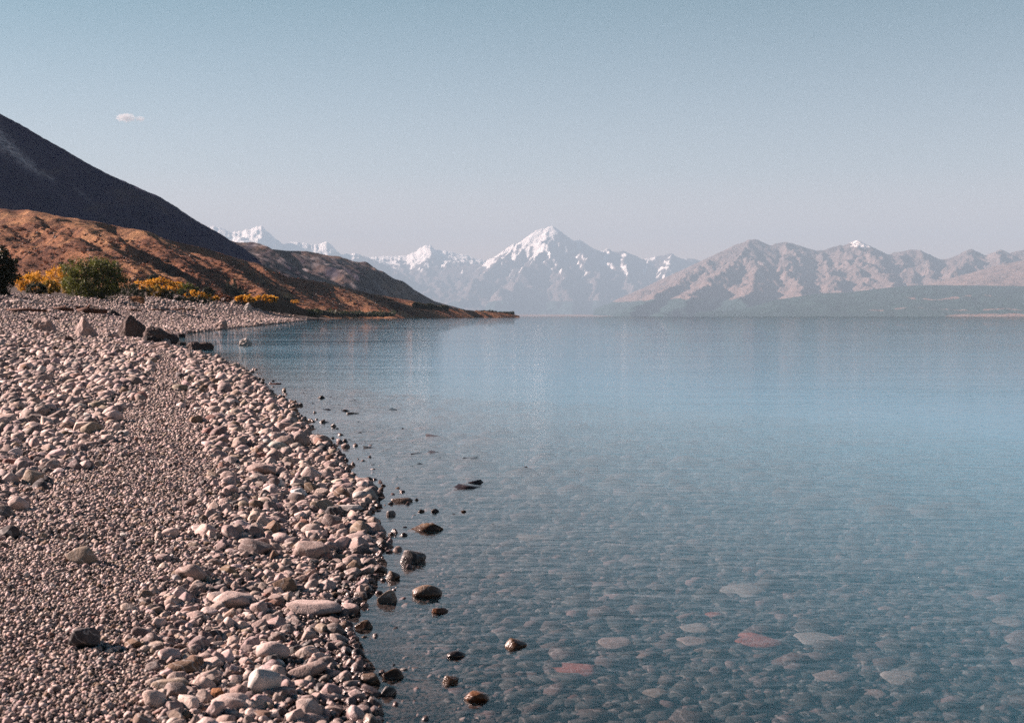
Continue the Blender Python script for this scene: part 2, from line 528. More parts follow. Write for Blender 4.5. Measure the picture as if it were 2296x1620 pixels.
# ------------------------------------------------------------------ distant mountains
def far_attr(snow_z, snow_w, forest_z, tuss=0.0, seed=0, aspect=0.0, cap=1.0):
    def f(X, Y, Z, T):
        gy, gx = np.gradient(Z)
        dx = np.gradient(X, axis=1)
        sx = gx / np.where(np.abs(dx) < 1e-6, 1e-6, dx)          # rise to the right: the left flanks hold the snow
        n = fbm(X / 260, Y / 260, 4, seed + 3)
        sn = 0.5 + (Z - snow_z) / snow_w + 0.28 * n + aspect * np.clip(sx, -1, 1)
        fo = 0.5 + (forest_z - Z) / 45.0 + 0.25 * n
        tu = np.clip(tuss * (1 - (Z - 120) / 420.0), 0, 1)
        return {'snow': np.clip(sn, 0, cap), 'forest': np.clip(fo, 0, 1), 'tussock': tu}
    return f

KF = 3.6                          # how far the mountains stand
# snowy range at the left, half hidden by the dark hill
us = np.linspace(420, 1060, 260)
layer('snowy_range',
      [(420, 500), (478, 508), (498, 511), (520, 522), (542, 518), (565, 513), (577, 508), (587, 507), (603, 521), (619, 537), (638, 548), (661, 542), (690, 546), (701, 549), (715, 547),
       (734, 541), (745, 549), (757, 562), (766, 570), (798, 569), (812, 573), (827, 578), (850, 588), (900, 612), (960, 650), (1060, 700)],
      [(420, 19000), (1060, 19000)], [(420, 15500), (1060, 16500)], [(420, 0), (1060, 0)], us, 90,
      lambda x, y, t: 260 * (ridged(x / 900 + y / 2600, y / 2400, 4, 61) - 0.55) + 45 * fbm(x / 120, y / 160, 3, 62), 1.25, 0.3, M_FAR,
      far_attr(800, 420, 60, 0.1, 64, 0.15), 0.55, keep=0.06, jag=2.5, ks=KF, kw=8)
us = np.linspace(800, 1180, 180)
layer('pyramid_peak',
      [(800, 574), (827, 577), (875, 574), (911, 573), (933, 564), (945, 555), (957, 548), (966, 551), (978, 561), (994, 561), (1005, 563), (1022, 567), (1044, 571), (1067, 580), (1090, 584), (1180, 610)],
      [(800, 21500), (1180, 21500)], [(800, 16500), (1180, 17000)], [(800, 0), (1180, 0)], us, 100,
      lambda x, y, t: 230 * (ridged(x / 1000 + y / 5000, y / 3000, 4, 71) - 0.55) + 40 * fbm(x / 120, y / 160, 3, 72), 1.15, 0.3, M_FAR,
      far_attr(800, 420, 60, 0.1, 74, 0.3), 0.6, keep=0.05, jag=2.0, ks=KF, kw=6)

# the high snow pyramid in the middle, from its ridge lines
def P3(u, v, Y):
    x, y, z = at(u, v, Y)
    return (float(x), float(y), float(z))
D = 20000 * KF
RIDGES = [
    [P3(1010, 600, D), P3(1060, 592, D), P3(1102, 588, D), P3(1119, 576, D), P3(1130, 562, D), P3(1140, 553, D), P3(1153, 545, D), P3(1165, 543, D), P3(1178, 536, D), P3(1194, 522, D), P3(1206, 514, D), P3(1214, 511, D),
     P3(1222, 513, D), P3(1231, 506, D), P3(1238, 505, D), P3(1246, 511, D), P3(1258, 525, D), P3(1270, 538, D), P3(1284, 543, D), P3(1291, 538, D), P3(1298, 535, D), P3(1308, 545, D), P3(1325, 553, D), P3(1343, 560, D), P3(1355, 559, D), P3(1362, 555, D),
     P3(1372, 562, D), P3(1384, 563, D), P3(1396, 560, D), P3(1410, 566, D), P3(1426, 572, D), P3(1438, 580, D), P3(1449, 577, D), P3(1460, 577, D), P3(1469, 573, D), P3(1485, 571, D), P3(1505, 566, D), P3(1518, 574, D), P3(1527, 578, D), P3(1550, 577, D), P3(1575, 585, D), P3(1640, 600, D), P3(1760, 610, D)],
    [P3(1216, 512, D), P3(1221, 532, D - 260 * KF), P3(1225, 548, D - 520 * KF), P3(1205, 575, D - 1000 * KF), P3(1170, 615, D - 1700 * KF), P3(1130, 660, D - 2500 * KF), P3(1100, 705, D - 3400 * KF)],
    [P3(1225, 548, D - 520 * KF), P3(1245, 580, D - 950 * KF), P3(1262, 620, D - 1700 * KF), P3(1275, 665, D - 2600 * KF), P3(1285, 706, D - 3500 * KF)],
    [P3(1153, 546, D), P3(1135, 575, D - 500 * KF), P3(1100, 600, D - 1000 * KF), P3(1060, 640, D - 1800 * KF), P3(1020, 690, D - 2700 * KF)],
    [P3(1296, 537, D), P3(1305, 570, D - 600 * KF), P3(1325, 615, D - 1400 * KF), P3(1345, 660, D - 2300 * KF), P3(1360, 704, D - 3200 * KF)],
    [P3(1362, 556, D), P3(1372, 590, D - 600 * KF), P3(1378, 625, D - 1300 * KF)],
    [P3(1396, 561, D), P3(1404, 590, D - 500 * KF), P3(1412, 640, D - 1500 * KF), P3(1420, 690, D - 2600 * KF)],
    [P3(1449, 578, D), P3(1446, 605, D - 500 * KF), P3(1455, 650, D - 1300 * KF), P3(1475, 700, D - 2400 * KF)],
    [P3(1505, 567, D), P3(1500, 600, D - 600 * KF), P3(1520, 640, D - 1300 * KF), P3(1540, 690, D - 2300 * KF)],
]
gx_ = np.linspace(-1150, 4000, 300) * KF
gy_ = np.linspace(15600, 21200, 190) * KF
GX, GY = np.meshgrid(gx_, gy_)
KX, KY = GX / KF, GY / KF
wx = GX + 70 * KF * fbm(KX / 420, KY / 420, 3, 80)
wy = GY + 70 * KF * fbm(KX / 420, KY / 420, 3, 83)
H = np.full(GX.shape, -400.0)
for ri, rd in enumerate(RIDGES):
    for (p, q) in zip(rd[:-1], rd[1:]):
        ax, ay, az = p
        bx, by, bz = q
        L2 = (bx - ax) ** 2 + (by - ay) ** 2
        near = np.clip(1 - np.minimum(np.abs(GY - ay), 400 * KF) / (400 * KF), 0, 1) if ri == 0 else 0
        px, py = (wx * (1 - near) + GX * near, wy * (1 - near) + GY * near) if ri == 0 else (wx, wy)
        t = np.clip(((px - ax) * (bx - ax) + (py - ay) * (by - ay)) / L2, 0, 1)
        d = np.hypot(px - ax - t * (bx - ax), py - ay - t * (by - ay)) / KF
        h = az + (bz - az) * t
        H = np.maximum(H, h - KF * (0.85 * d ** 0.97 + 0.00004 * d * d))
mask = np.clip(np.abs(GY - D) / (700 * KF), 0.06, 1)
H = H + KF * mask * (150 * (ridged(KX / 520, KY / 800, 4, 90) - 0.6) + 45 * fbm(KX / 110, KY / 140, 3, 91))
H = np.maximum(H, -60)
gyv, gxv = np.gradient(H, gy_[1] - gy_[0], gx_[1] - gx_[0])
nn = fbm(KX / 200, KY / 320, 4, 95)
hk = H / KF
snow = 0.5 + (hk - 980) / 620 + 0.34 * nn + 0.45 * np.exp(-((hk - 600) / 130) ** 2) * np.clip(fbm(KX / 150, KY / 260, 3, 99) + 0.05, -0.3, 1) * 1.6 + 0.55 * np.clip(gxv, -1, 1) - 0.15 * np.clip(gyv - 0.6, 0, 1)
snow = snow + 0.30 * fbm(KX / 45, KY / 170, 3, 97)
snow = np.where(hk > 1240, 0.9, snow)
forest = 0.5 + (190 - hk) / 70 + 0.25 * nn
cook_me = grid_mesh('high_snow_peak', GX, GY, H, {'snow': np.clip(snow, 0, 1), 'forest': np.clip(forest, 0, 1), 'tussock': np.clip(0.25 - hk / 2000, 0, 1)})
tag(link('high_snow_peak', cook_me, M_FAR), kind='structure')

# the brown range on the right with its rocky tops
E2 = 12000 * KF
crest_r = [(1400, 690), (1480, 640), (1560, 590), (1590, 575), (1610, 569), (1630, 556), (1655, 545), (1672, 540), (1690, 534), (1700, 537), (1715, 548), (1728, 549), (1740, 544), (1760, 541), (1775, 543), (1800, 552),
       (1830, 560), (1850, 558), (1870, 552), (1885, 548), (1897, 552), (1910, 541), (1922, 537), (1935, 544), (1950, 557), (1975, 566), (1990, 569), (2015, 564), (2040, 559), (2056, 559), (2072, 565), (2090, 576), (2110, 580), (2135, 576), (2158, 566), (2175, 557), (2190, 565), (2205, 573), (2230, 563), (2244, 558), (2256, 567), (2275, 563), (2296, 558), (2400, 545), (2560, 552), (2700, 540)]
def spur(*q):
    return [P3(u, v, E2 - d * KF) for (u, v, d) in q]
RIDGES_R = [[P3(u, v, E2) for (u, v) in crest_r],
    spur((1610, 570, 0), (1560, 610, 700), (1500, 645, 1400), (1440, 680, 2200), (1390, 704, 2900)),
    spur((1690, 535, 0), (1680, 560, 400), (1640, 590, 900), (1590, 630, 1700), (1540, 670, 2500), (1500, 704, 3200)),
    spur((1680, 562, 420), (1700, 590, 1000), (1690, 630, 1800), (1670, 670, 2600), (1660, 704, 3200)),
    spur((1760, 542, 0), (1775, 572, 500), (1770, 605, 1100), (1790, 645, 2000), (1800, 700, 3000)),
    spur((1830, 561, 0), (1850, 595, 700), (1880, 640, 1700), (1900, 700, 2900)),
    spur((1885, 549, 0), (1900, 580, 600), (1935, 620, 1300), (1965, 670, 2300)),
    spur((1922, 538, 0), (1945, 575, 600), (1985, 615, 1300), (2015, 660, 2200)),
    spur((2015, 565, 0), (2030, 600, 700), (2050, 640, 1600), (2060, 690, 2600)),
    spur((2056, 560, 0), (2085, 600, 700), (2110, 640, 1600)),
    spur((2175, 558, 0), (2160, 590, 700), (2130, 625, 1500)),
    spur((2244, 559, 0), (2235, 595, 800), (2215, 635, 1700)),
    spur((2400, 546, 0), (2380, 590, 900), (2350, 640, 1800)), spur((2560, 552, 0), (2560, 600, 900), (2540, 660, 2000))]
def ridge_land(name, ridges, ucols, yrows, yc, side, seed, rough, attr):
    """a mountain grown from its ridge lines: the ground falls away on both sides of every one"""
    GY, GU = np.meshgrid(yrows * KF, ucols, indexing='ij')
    GX = GY * (GU - CX) / FPX
    KX, KY = GX / KF, GY / KF
    wx, wy = GX + 60 * KF * fbm(KX / 300, KY / 300, 4, seed), GY + 60 * KF * fbm(KX / 300, KY / 300, 4, seed + 3)
    H = np.full(GX.shape, -300.0)
    for ri, rd in enumerate(ridges):
        for (p, q) in zip(rd[:-1], rd[1:]):
            L2 = (q[0] - p[0]) ** 2 + (q[1] - p[1]) ** 2
            near = np.clip(1 - np.abs(GY - yc) / (350 * KF), 0, 1) if ri == 0 else 0
            px, py = wx * (1 - near) + GX * near, wy * (1 - near) + GY * near
            t = np.clip(((px - p[0]) * (q[0] - p[0]) + (py - p[1]) * (q[1] - p[1])) / L2, 0, 1)
            d = np.hypot(px - p[0] - t * (q[0] - p[0]), py - p[1] - t * (q[1] - p[1])) / KF
            H = np.maximum(H, p[2] + (q[2] - p[2]) * t - KF * side * d ** 0.96)
    up = np.clip(H / (KF * 500), 0.1, 1)
    m_ = np.clip(np.abs(GY - yc) / (500 * KF), 0.10, 1)
    H = H + KF * m_ * up * (rough * (ridged(KX / 230, KY / 380, 5, seed + 7, 0.58) - 0.6) + 0.28 * rough * fbm(KX / 70, KY / 90, 3, seed + 9))
    H = np.maximum(H, -40)
    me = grid_mesh(name, GX, GY, H, attr(KX, KY, H / KF, 0))
    return tag(link(name, me, M_FAR), kind='structure')
def right_attr(X, Y, Z, T):
    a = far_attr(640, 200, 120, 0.5, 104, 0.4)(X, Y, Z, T)
    u = CX + FPX * X / Y
    where = np.exp(-((u - 1930) / 26) ** 2) + 0.45 * np.exp(-((u - 2140) / 30) ** 2) + 0.4 * np.exp(-((u - 1885) / 14) ** 2)
    a['snow'] = np.clip(sm(520, 610, Z) * where + 0.25 * fbm(X / 60, Y / 120, 3, 7) * (where > 0.1), 0, 1)
    return a
ridge_land('brown_range', RIDGES_R, np.linspace(1330, 2620, 520), np.linspace(8700, 12700, 170), E2, 0.62, 140, 100, right_attr)
# tan fan and the forested flats in front of it, right edge
us = np.linspace(1960, 2800, 200)
layer('tan_fan',
      [(1960, 700), (2060, 642), (2085, 636), (2120, 626), (2160, 616), (2200, 604), (2240, 594), (2296, 582), (2400, 560), (2800, 520)],
      [(1960, 9800), (2800, 9800)], [(1960, 7600), (2800, 7600)], [(1960, -2), (2800, -2)], us, 60,
      lambda x, y, t: 34 * fbm(x / 500, y / 700, 4, 111), 1.3, 0.3, M_FAR, far_attr(3000, 100, -600, 0.8, 114), 0.6, ks=KF)
us = np.linspace(1560, 2800, 300)
def strip_attr(x, y, z, t):
    n = fbm(x / 300, y / 60, 3, 122)
    u = CX + FPX * x / y
    br = sm(-0.25, 0.25, fbm(x / 90, y / 200, 3, 125))
    strip = br * np.exp(-((t - 0.55 + 0.16 * fbm(x / 420, y * 0, 3, 5)) / 0.045) ** 2) * sm(1900, 2080, u) + br * np.exp(-((t - 0.2 + 0.08 * fbm(x / 300, y * 0, 3, 6)) / 0.05) ** 2) * sm(1750, 1950, u) * 0.9 + (1 - sm(0.05, 0.1, t)) * sm(2000, 2200, u)
    return {'snow': t * 0, 'forest': np.clip(0.92 + 0.12 * n - 0.55 * strip - 0.3 * (1 - sm(1620, 1880, u)) * (0.6 + n), 0, 1), 'tussock': t * 0 + 1.0}
layer('forested_flats',
      [(1560, 700), (1660, 694), (1740, 672), (1830, 658), (1900, 655), (1960, 648), (2020, 641), (2080, 639), (2296, 641), (2800, 640)],
      [(1560, 8300), (2800, 8000)], [(1560, 7400), (2000, 6900), (2800, 5200)], [(1560, -0.5), (2800, -0.5)], us, 70,
      lambda x, y, t: 9 * fbm(x / 160, y / 160, 3, 121), 1.0, 0.5, M_FAR, strip_attr, 0.6, ks=KF)
# low delta at the head of the lake
us = np.linspace(1080, 1700, 100)
layer('valley_floor', [(1080, 705), (1150, 704), (1400, 705), (1560, 705), (1700, 706)], [(1080, 15800), (1700, 15500)], [(1080, 10500), (1700, 8800)], [(1080, -0.5), (1700, -0.5)],
      us, 30, lambda x, y, t: 3.0 * fbm(x / 300, y / 500, 3, 131), 0.9, 0.2, M_FAR, lambda x, y, z, t: {'snow': t * 0, 'forest': t * 0 + 0.12 + 0.3 * fbm(x / 400, y / 300, 3, 133), 'tussock': t * 0 + 1.0}, 0.6, ks=KF)

# ------------------------------------------------------------------ lake water: a closed body of clear, slightly milky water
def water_material():
    t = NT('lake_water')
    t.n.remove(t.b)
    def wave(scale_xy, sc, detail, rough, rotz=0.0, dist=0.0):
        return t.noise(t.pos((scale_xy[0], scale_xy[1], 1), (0, 0, rotz)), sc, detail, rough, dist)
    patch = t.ramp(wave((0.35, 1.0), 0.09, 4, 0.6), [(0.35, 0.35), (0.65, 1.0)])
    w1 = t.math('MULTIPLY', wave((0.55, 1.0), 5.5, 3, 0.6, R(10), 0.4), 0.0095)
    w2 = t.math('MULTIPLY', wave((0.35, 1.0), 1.1, 2, 0.5, R(-8), 0.2), 0.009)
    w4 = t.math('MULTIPLY', t.math('MULTIPLY', wave((0.06, 1.0), 0.2, 2, 0.5, R(-4)), 0.026), t.ramp(wave((0.4, 1.0), 0.02, 3, 0.6), [(0.42, 0.1), (0.62, 1.0)]))
    w3 = t.math('MULTIPLY', wave((0.07, 1.0), 0.5, 2, 0.5, R(3)), 0.008)
    h = t.math('ADD', t.math('MULTIPLY', t.math('ADD', w1, w2), patch), t.math('ADD', w3, w4))
    nrm = t.bump(h, 1.0, 1.0)
    fr = t.node('ShaderNodeFresnel')
    g = t.node('ShaderNodeNewGeometry')           # the same reflectance from either side: light passes straight through
    t.to(fr.inputs['IOR'], t.math('ADD', 1.333, t.math('MULTIPLY', g.outputs['Backfacing'], 0.75019 - 1.333)))
    t.l.new(nrm, fr.inputs['Normal'])
    gl = t.node('ShaderNodeBsdfGlossy')
    gl.inputs['Roughness'].default_value = 0.022
    t.l.new(nrm, gl.inputs['Normal'])
    tr = t.node('ShaderNodeBsdfTransparent')
    mx = t.node('ShaderNodeMixShader')
    t.l.new(fr.outputs[0], mx.inputs[0])
    t.l.new(tr.outputs[0], mx.inputs[1])
    t.l.new(gl.outputs[0], mx.inputs[2])
    t.l.new(mx.outputs[0], t.out.inputs['Surface'])
    va = t.node('ShaderNodeVolumePrincipled')
    va.inputs['Color'].default_value = (0.06, 0.19, 0.27, 1)
    va.inputs['Density'].default_value = 0.42
    va.inputs['Absorption Color'].default_value = (0.22, 0.58, 0.82, 1)
    t.l.new(va.outputs[0], t.out.inputs['Volume'])
    return t.m
def box_mesh(name, x0, x1, y0, y1, z0, z1):
    v = [(x, y, z) for z in (z0, z1) for y in (y0, y1) for x in (x0, x1)]
    f = [(0, 2, 3, 1), (4, 5, 7, 6), (0, 1, 5, 4), (2, 6, 7, 3), (0, 4, 6, 2), (1, 3, 7, 5)]
    return mesh_from(name, v, f, False)
lake = tag(link('lake_water', box_mesh('lake_water', -20000, 32000, -60, 53000, -8.5, 0.0), water_material()), kind='structure')

# ------------------------------------------------------------------ air
def haze_material():
    t = NT('thin_blue_haze')
    t.n.remove(t.b)
    v = t.node('ShaderNodeVolumePrincipled')
    v.inputs['Color'].default_value = (0.312, 0.438, 0.565, 1)
    v.inputs['Density'].default_value = 2.6e-5
    v.inputs['Anisotropy'].default_value = 0.0
    t.l.new(v.outputs[0], t.out.inputs['Volume'])
    return t.m
tag(link('haze', box_mesh('haze', -44000, 58000, -400, 92000, -420, 5300), haze_material()), kind='stuff')

# ------------------------------------------------------------------ ground lookup by pixel
def tree_of(o):
    me = o.data
    return BVHTree.FromPolygons([v.co[:] for v in me.vertices], [p.vertices[:] for p in me.polygons])
BV = [tree_of(beach), tree_of(hill_c)]
def hit(u, v):
    dx, dy, dz = ray(u, v)
    d = Vector((float(dx), float(dy), float(dz))).normalized()
    o = Vector((0, 0, CAM_H))
    best = None
    for b in BV:
        loc, nor, idx, dist = b.ray_cast(o, d)
        if loc is not None and (best is None or dist < best[1]):
            best = (loc, dist)
    if best is None:
        return None
    return best[0]

# ------------------------------------------------------------------ stones: shapes shared by many
TONES = {
    'pale grey': (0.40, 0.312, 0.285), 'grey': (0.28, 0.214, 0.193), 'mid grey': (0.165, 0.127, 0.118), 'dark grey': (0.06, 0.054, 0.056),
    'brown': (0.15, 0.10, 0.07), 'reddish': (0.19, 0.105, 0.085), 'tan': (0.235, 0.185, 0.145), 'off-white': (0.40, 0.37, 0.35), 'orange-brown': (0.26, 0.12, 0.055),
    'wet brown': (0.12, 0.065, 0.03), 'wet dark': (0.07, 0.062, 0.06),
}
def stone_mesh(name, sub, seed, dims, cuts, lump=0.16, smooth=True):
    bm = bmesh.new()
    bmesh.ops.create_icosphere(bm, subdivisions=sub, radius=1.0)
    rs = np.random.default_rng(seed)
    planes = []
    for k in range(cuts):
        n = rs.normal(size=3)
        n /= np.linalg.norm(n)
        planes.append((n, rs.uniform(0.48, 0.82)))
    for v in bm.verts:
        p = np.array(v.co)
        n = lump * (noise(p[0] * 1.1 + seed, p[1] * 1.1 + p[2] * 0.9, seed) + noise(p[1] * 1.2 - seed, p[2] * 1.2 + p[0] * 0.7, seed + 9)) + 0.35 * lump * noise(p[0] * 3 + p[2] * 2, p[1] * 3, seed + 4)
        p = p * (1 + float(n))
        for (pn, pd) in planes:
            e = p @ pn - pd
            if e > 0:
                p = p - pn * e * 0.92
        v.co = (p[0] * dims[0], p[1] * dims[1], p[2] * dims[2])
    me = bpy.data.meshes.new(name)
    bm.to_mesh(me)
    bm.free()
    co = np.array([v.co[:] for v in me.vertices])
    ext = co.max(0) - co.min(0)
    co = (co - (co.max(0) + co.min(0)) / 2) / ext[0]                # longest horizontal axis is one unit
    me.vertices.foreach_set('co', co.ravel())
    if smooth:
        me.polygons.foreach_set('use_smooth', [True] * len(me.polygons))
    me.materials.append(M_STONE)
    me.update()
    return me
SHAPES = []                      # (kind of shape, fine mesh, coarse mesh)
for i in range(16):
    fl = i % 4
    kind = ('rounded', 'flat', 'angular', 'oval')[fl]
    dims = {'rounded': (1, 0.85, 0.68), 'flat': (1, 0.75, 0.34), 'angular': (1, 0.8, 0.62), 'oval': (1, 0.66, 0.5)}[kind]
    dims = tuple(d * random.uniform(0.92, 1.08) for d in dims)
    cuts = {'rounded': 5, 'flat': 8, 'angular': 15, 'oval': 6}[kind]
    SHAPES.append((kind, stone_mesh('stone_shape', 3, 100 + i, dims, cuts), stone_mesh('pebble_shape', 2 if i < 0 else 1, 100 + i, dims, cuts, 0.14)))
SHAPE_H = [np.ptp(np.array([v.co[2] for v in s[1].vertices])) for s in SHAPES]

proto_col = bpy.data.collections.new('pebble_shapes')
proto_col_fine = bpy.data.collections.new('stone_shapes')
for i, s in enumerate(SHAPES):
    proto_col.objects.link(bpy.data.objects.new('pebble_shape_%02d' % i, s[2]))
    proto_col_fine.objects.link(bpy.data.objects.new('stone_shape_%02d' % i, s[1]))

def scatter_object(name, P, Rt, Sc, Ix, Tn, coll):
    me = bpy.data.meshes.new(name)
    me.vertices.add(len(P))
    me.vertices.foreach_set('co', P.astype(np.float32).ravel())
    for nm, typ, dat, key in (('rot', 'FLOAT_VECTOR', Rt, 'vector'), ('siz', 'FLOAT_VECTOR', Sc, 'vector'), ('stone_tone', 'FLOAT_VECTOR', Tn, 'vector')):
        a = me.attributes.new(nm, typ, 'POINT')
        a.data.foreach_set(key, dat.astype(np.float32).ravel())
    a = me.attributes.new('shape', 'INT', 'POINT')
    a.data.foreach_set('value', Ix.astype(np.int32))
    me.update()
    o = link(name, me)
    ng = bpy.data.node_groups.new(name + '_nodes', 'GeometryNodeTree')
    ng.interface.new_socket('Geometry', in_out='INPUT', socket_type='NodeSocketGeometry')
    ng.interface.new_socket('Geometry', in_out='OUTPUT', socket_type='NodeSocketGeometry')
    N, L = ng.nodes, ng.links
    gi, go = N.new('NodeGroupInput'), N.new('NodeGroupOutput')
    ci = N.new('GeometryNodeCollectionInfo')
    ci.inputs['Collection'].default_value = coll
    ci.inputs['Separate Children'].default_value = True
    ci.inputs['Reset Children'].default_value = True
    iop = N.new('GeometryNodeInstanceOnPoints')
    iop.inputs['Pick Instance'].default_value = True
    def na(nm, typ):
        n = N.new('GeometryNodeInputNamedAttribute')
        n.data_type = typ
        n.inputs['Name'].default_value = nm
        return n.outputs[0]
    e2r = N.new('FunctionNodeEulerToRotation')
    L.new(na('rot', 'FLOAT_VECTOR'), e2r.inputs[0])
    L.new(gi.outputs[0], iop.inputs['Points'])
    L.new(ci.outputs[0], iop.inputs['Instance'])
    L.new(na('shape', 'INT'), iop.inputs['Instance Index'])
    L.new(e2r.outputs[0], iop.inputs['Rotation'])
    L.new(na('siz', 'FLOAT_VECTOR'), iop.inputs['Scale'])
    L.new(iop.outputs[0], go.inputs[0])
    md = o.modifiers.new('stones', 'NODES')
    md.node_group = ng
    return tag(o, kind='stuff')

def jitter_points(y0, y1, smin, smax, spacing, lo_u=-260.0):
    """points on a jittered lattice, in shore coordinates (distance inland s, distance ahead y)"""
    ny, ns = max(1, int((y1 - y0) / spacing)), max(1, int((smax - smin) / spacing))
    Yp, Sp = np.meshgrid(np.arange(ny), np.arange(ns), indexing='ij')
    Yp = y0 + (Yp + rng.uniform(0, 1, Yp.shape)) * spacing
    Sp = smin + (Sp + rng.uniform(0, 1, Sp.shape)) * spacing
    Yp, Sp = Yp.ravel(), Sp.ravel()
    Xp = shore_x(Yp) - Sp / 0.96
    u = CX + FPX * Xp / np.maximum(Yp, 0.5)
    k = (u > lo_u) & (u < 2620)
    return Xp[k], Yp[k], Sp[k]

tone_names = ['pale grey', 'grey', 'mid grey', 'dark grey', 'brown', 'reddish', 'tan', 'off-white']
tone_p = np.array([0.29, 0.36, 0.19, 0.05, 0.04, 0.015, 0.04, 0.015])
tone_p /= tone_p.sum()
ALL = {k: [] for k in ('x', 'y', 's', 'size', 'bury')}
def add_stones(X, Y, Sd, size, bury):
    ALL['x'].append(X); ALL['y'].append(Y); ALL['s'].append(Sd); ALL['size'].append(size); ALL['bury'].append(np.broadcast_to(bury, X.shape))
def coarse(s, y):
    """share of coarse cobbles: along the water and again above the strip of fine gravel"""
    w = np.interp(y, [4.5, 7, 11, 20, 47], [0.75, 0.95, 1.4, 1.55, 1.75])
    n = 0.25 * fbm(s * 0.9, y * 0.45, 3, 201)
    a = 1 - sm(-0.25, 0.3, s - w + n)
    b = sm(2.6, 3.3, s + n * 1.3 + 0.15) * sm(8.5, 10.5, y + n * 3)
    return np.clip(a + b, 0, 1)
# near cobbles, 5 to 40 m
for (y0, y1, sp, mean) in ((4.5, 10, 0.048, 0.056), (10, 17, 0.075, 0.088), (17, 28, 0.108, 0.125), (28, 45, 0.15, 0.17), (45, 92, 0.19, 0.20)):
    X, Y, Sd = jitter_points(y0, y1, -0.5, min(34, 0.45 * y1), sp)
    cz = coarse(Sd, Y)
    k = rng.uniform(0, 1, len(X)) < cz * 0.95
    sz = mean * np.clip(rng.lognormal(-0.15, 0.52, len(X)), 0.38, 2.2)
    k &= (Sd > 0.3 * sz) | (rng.uniform(0, 1, len(X)) < 0.16 * (Sd > -0.45) * (sz < 1.1 * mean))
    add_stones(X[k], Y[k], Sd[k], sz[k], 0.28)
# pebble fill and the strip of fine gravel
for (y0, y1, sp, mean) in ((4.5, 9, 0.021, 0.026), (9, 14, 0.030, 0.036), (14, 22, 0.038, 0.043), (22, 34, 0.052, 0.056), (34, 56, 0.07, 0.074), (56, 92, 0.115, 0.115)):
    X, Y, Sd = jitter_points(y0, y1, -0.35, min(20, 0.40 * y1), sp)
    cz = coarse(Sd, Y)
    k = (Sd > 0.02) & (rng.uniform(0, 1, len(X)) < 1)
    k &= rng.uniform(0, 1, len(X)) < (0.93 - (0.5 if y0 < 14 else 0.65) * cz)
    sz = mean * np.clip(rng.lognormal(-0.05, 0.36, len(X)), 0.45, 2.0)
    sz = sz * np.where(cz < 0.4, 0.86, 1.0)
    add_stones(X[k], Y[k], Sd[k], sz[k], 0.16)
# far beach
for (y0, y1, sp, mean) in ((90, 140, 0.27, 0.22), (140, 260, 0.42, 0.33), (260, 620, 0.85, 0.6)):
    X, Y, Sd = jitter_points(y0, y1, 0.0, 34, sp)
    k = rng.uniform(0, 1, len(X)) < np.where(Sd < 19.5, 0.95, 0.3)
    sz = mean * np.clip(rng.lognormal(0.0, 0.35, len(X)), 0.5, 2.0)
    add_stones(X[k], Y[k], Sd[k], sz[k], 0.25)
ST = {k: np.concatenate(v) for k, v in ALL.items()}
n = len(ST['x'])
ST['shape'] = rng.choice(16, n, p=np.tile([0.15, 0.18, 0.50, 0.17], 4) / 4)
ST['tone'] = rng.choice(len(tone_names), n, p=tone_p)
ST['z'] = shore_z(ST['x'], ST['y']) + ST['size'] * (0.36 - ST['bury']) * 0.9
ST['rot'] = np.stack([rng.normal(0, 0.5, n), rng.normal(0, 0.5, n), rng.uniform(0, 6.283, n)], -1)
stretch = np.stack([np.ones(n), rng.uniform(0.75, 1.15, n), rng.uniform(0.85, 1.5, n)], -1)
ST['scl'] = ST['size'][:, None] * stretch
base = np.array([TONES[k] for k in tone_names])
ST['col'] = np.clip(base[ST['tone']] * rng.uniform(0.82, 1.2, (n, 1)) * (1 + rng.normal(0, 0.025, (n, 3))), 0.02, 0.8)
# pebbles under water stay in; keep clear the ground beneath the rocks placed by hand
KEEP = np.ones(n, bool)

# ------------------------------------------------------------------ rocks placed one by one
def stone_thing(name, me, loc, rot, scl, tone, label, cat='rock', group=None, jitter=0.0):
    o = link(name, me)
    o.location, o.rotation_euler, o.scale = loc, rot, scl
    c = TONES[tone] if isinstance(tone, str) else tone
    o['stone_tone'] = [float(q) for q in c]
    return tag(o, label, cat, group)

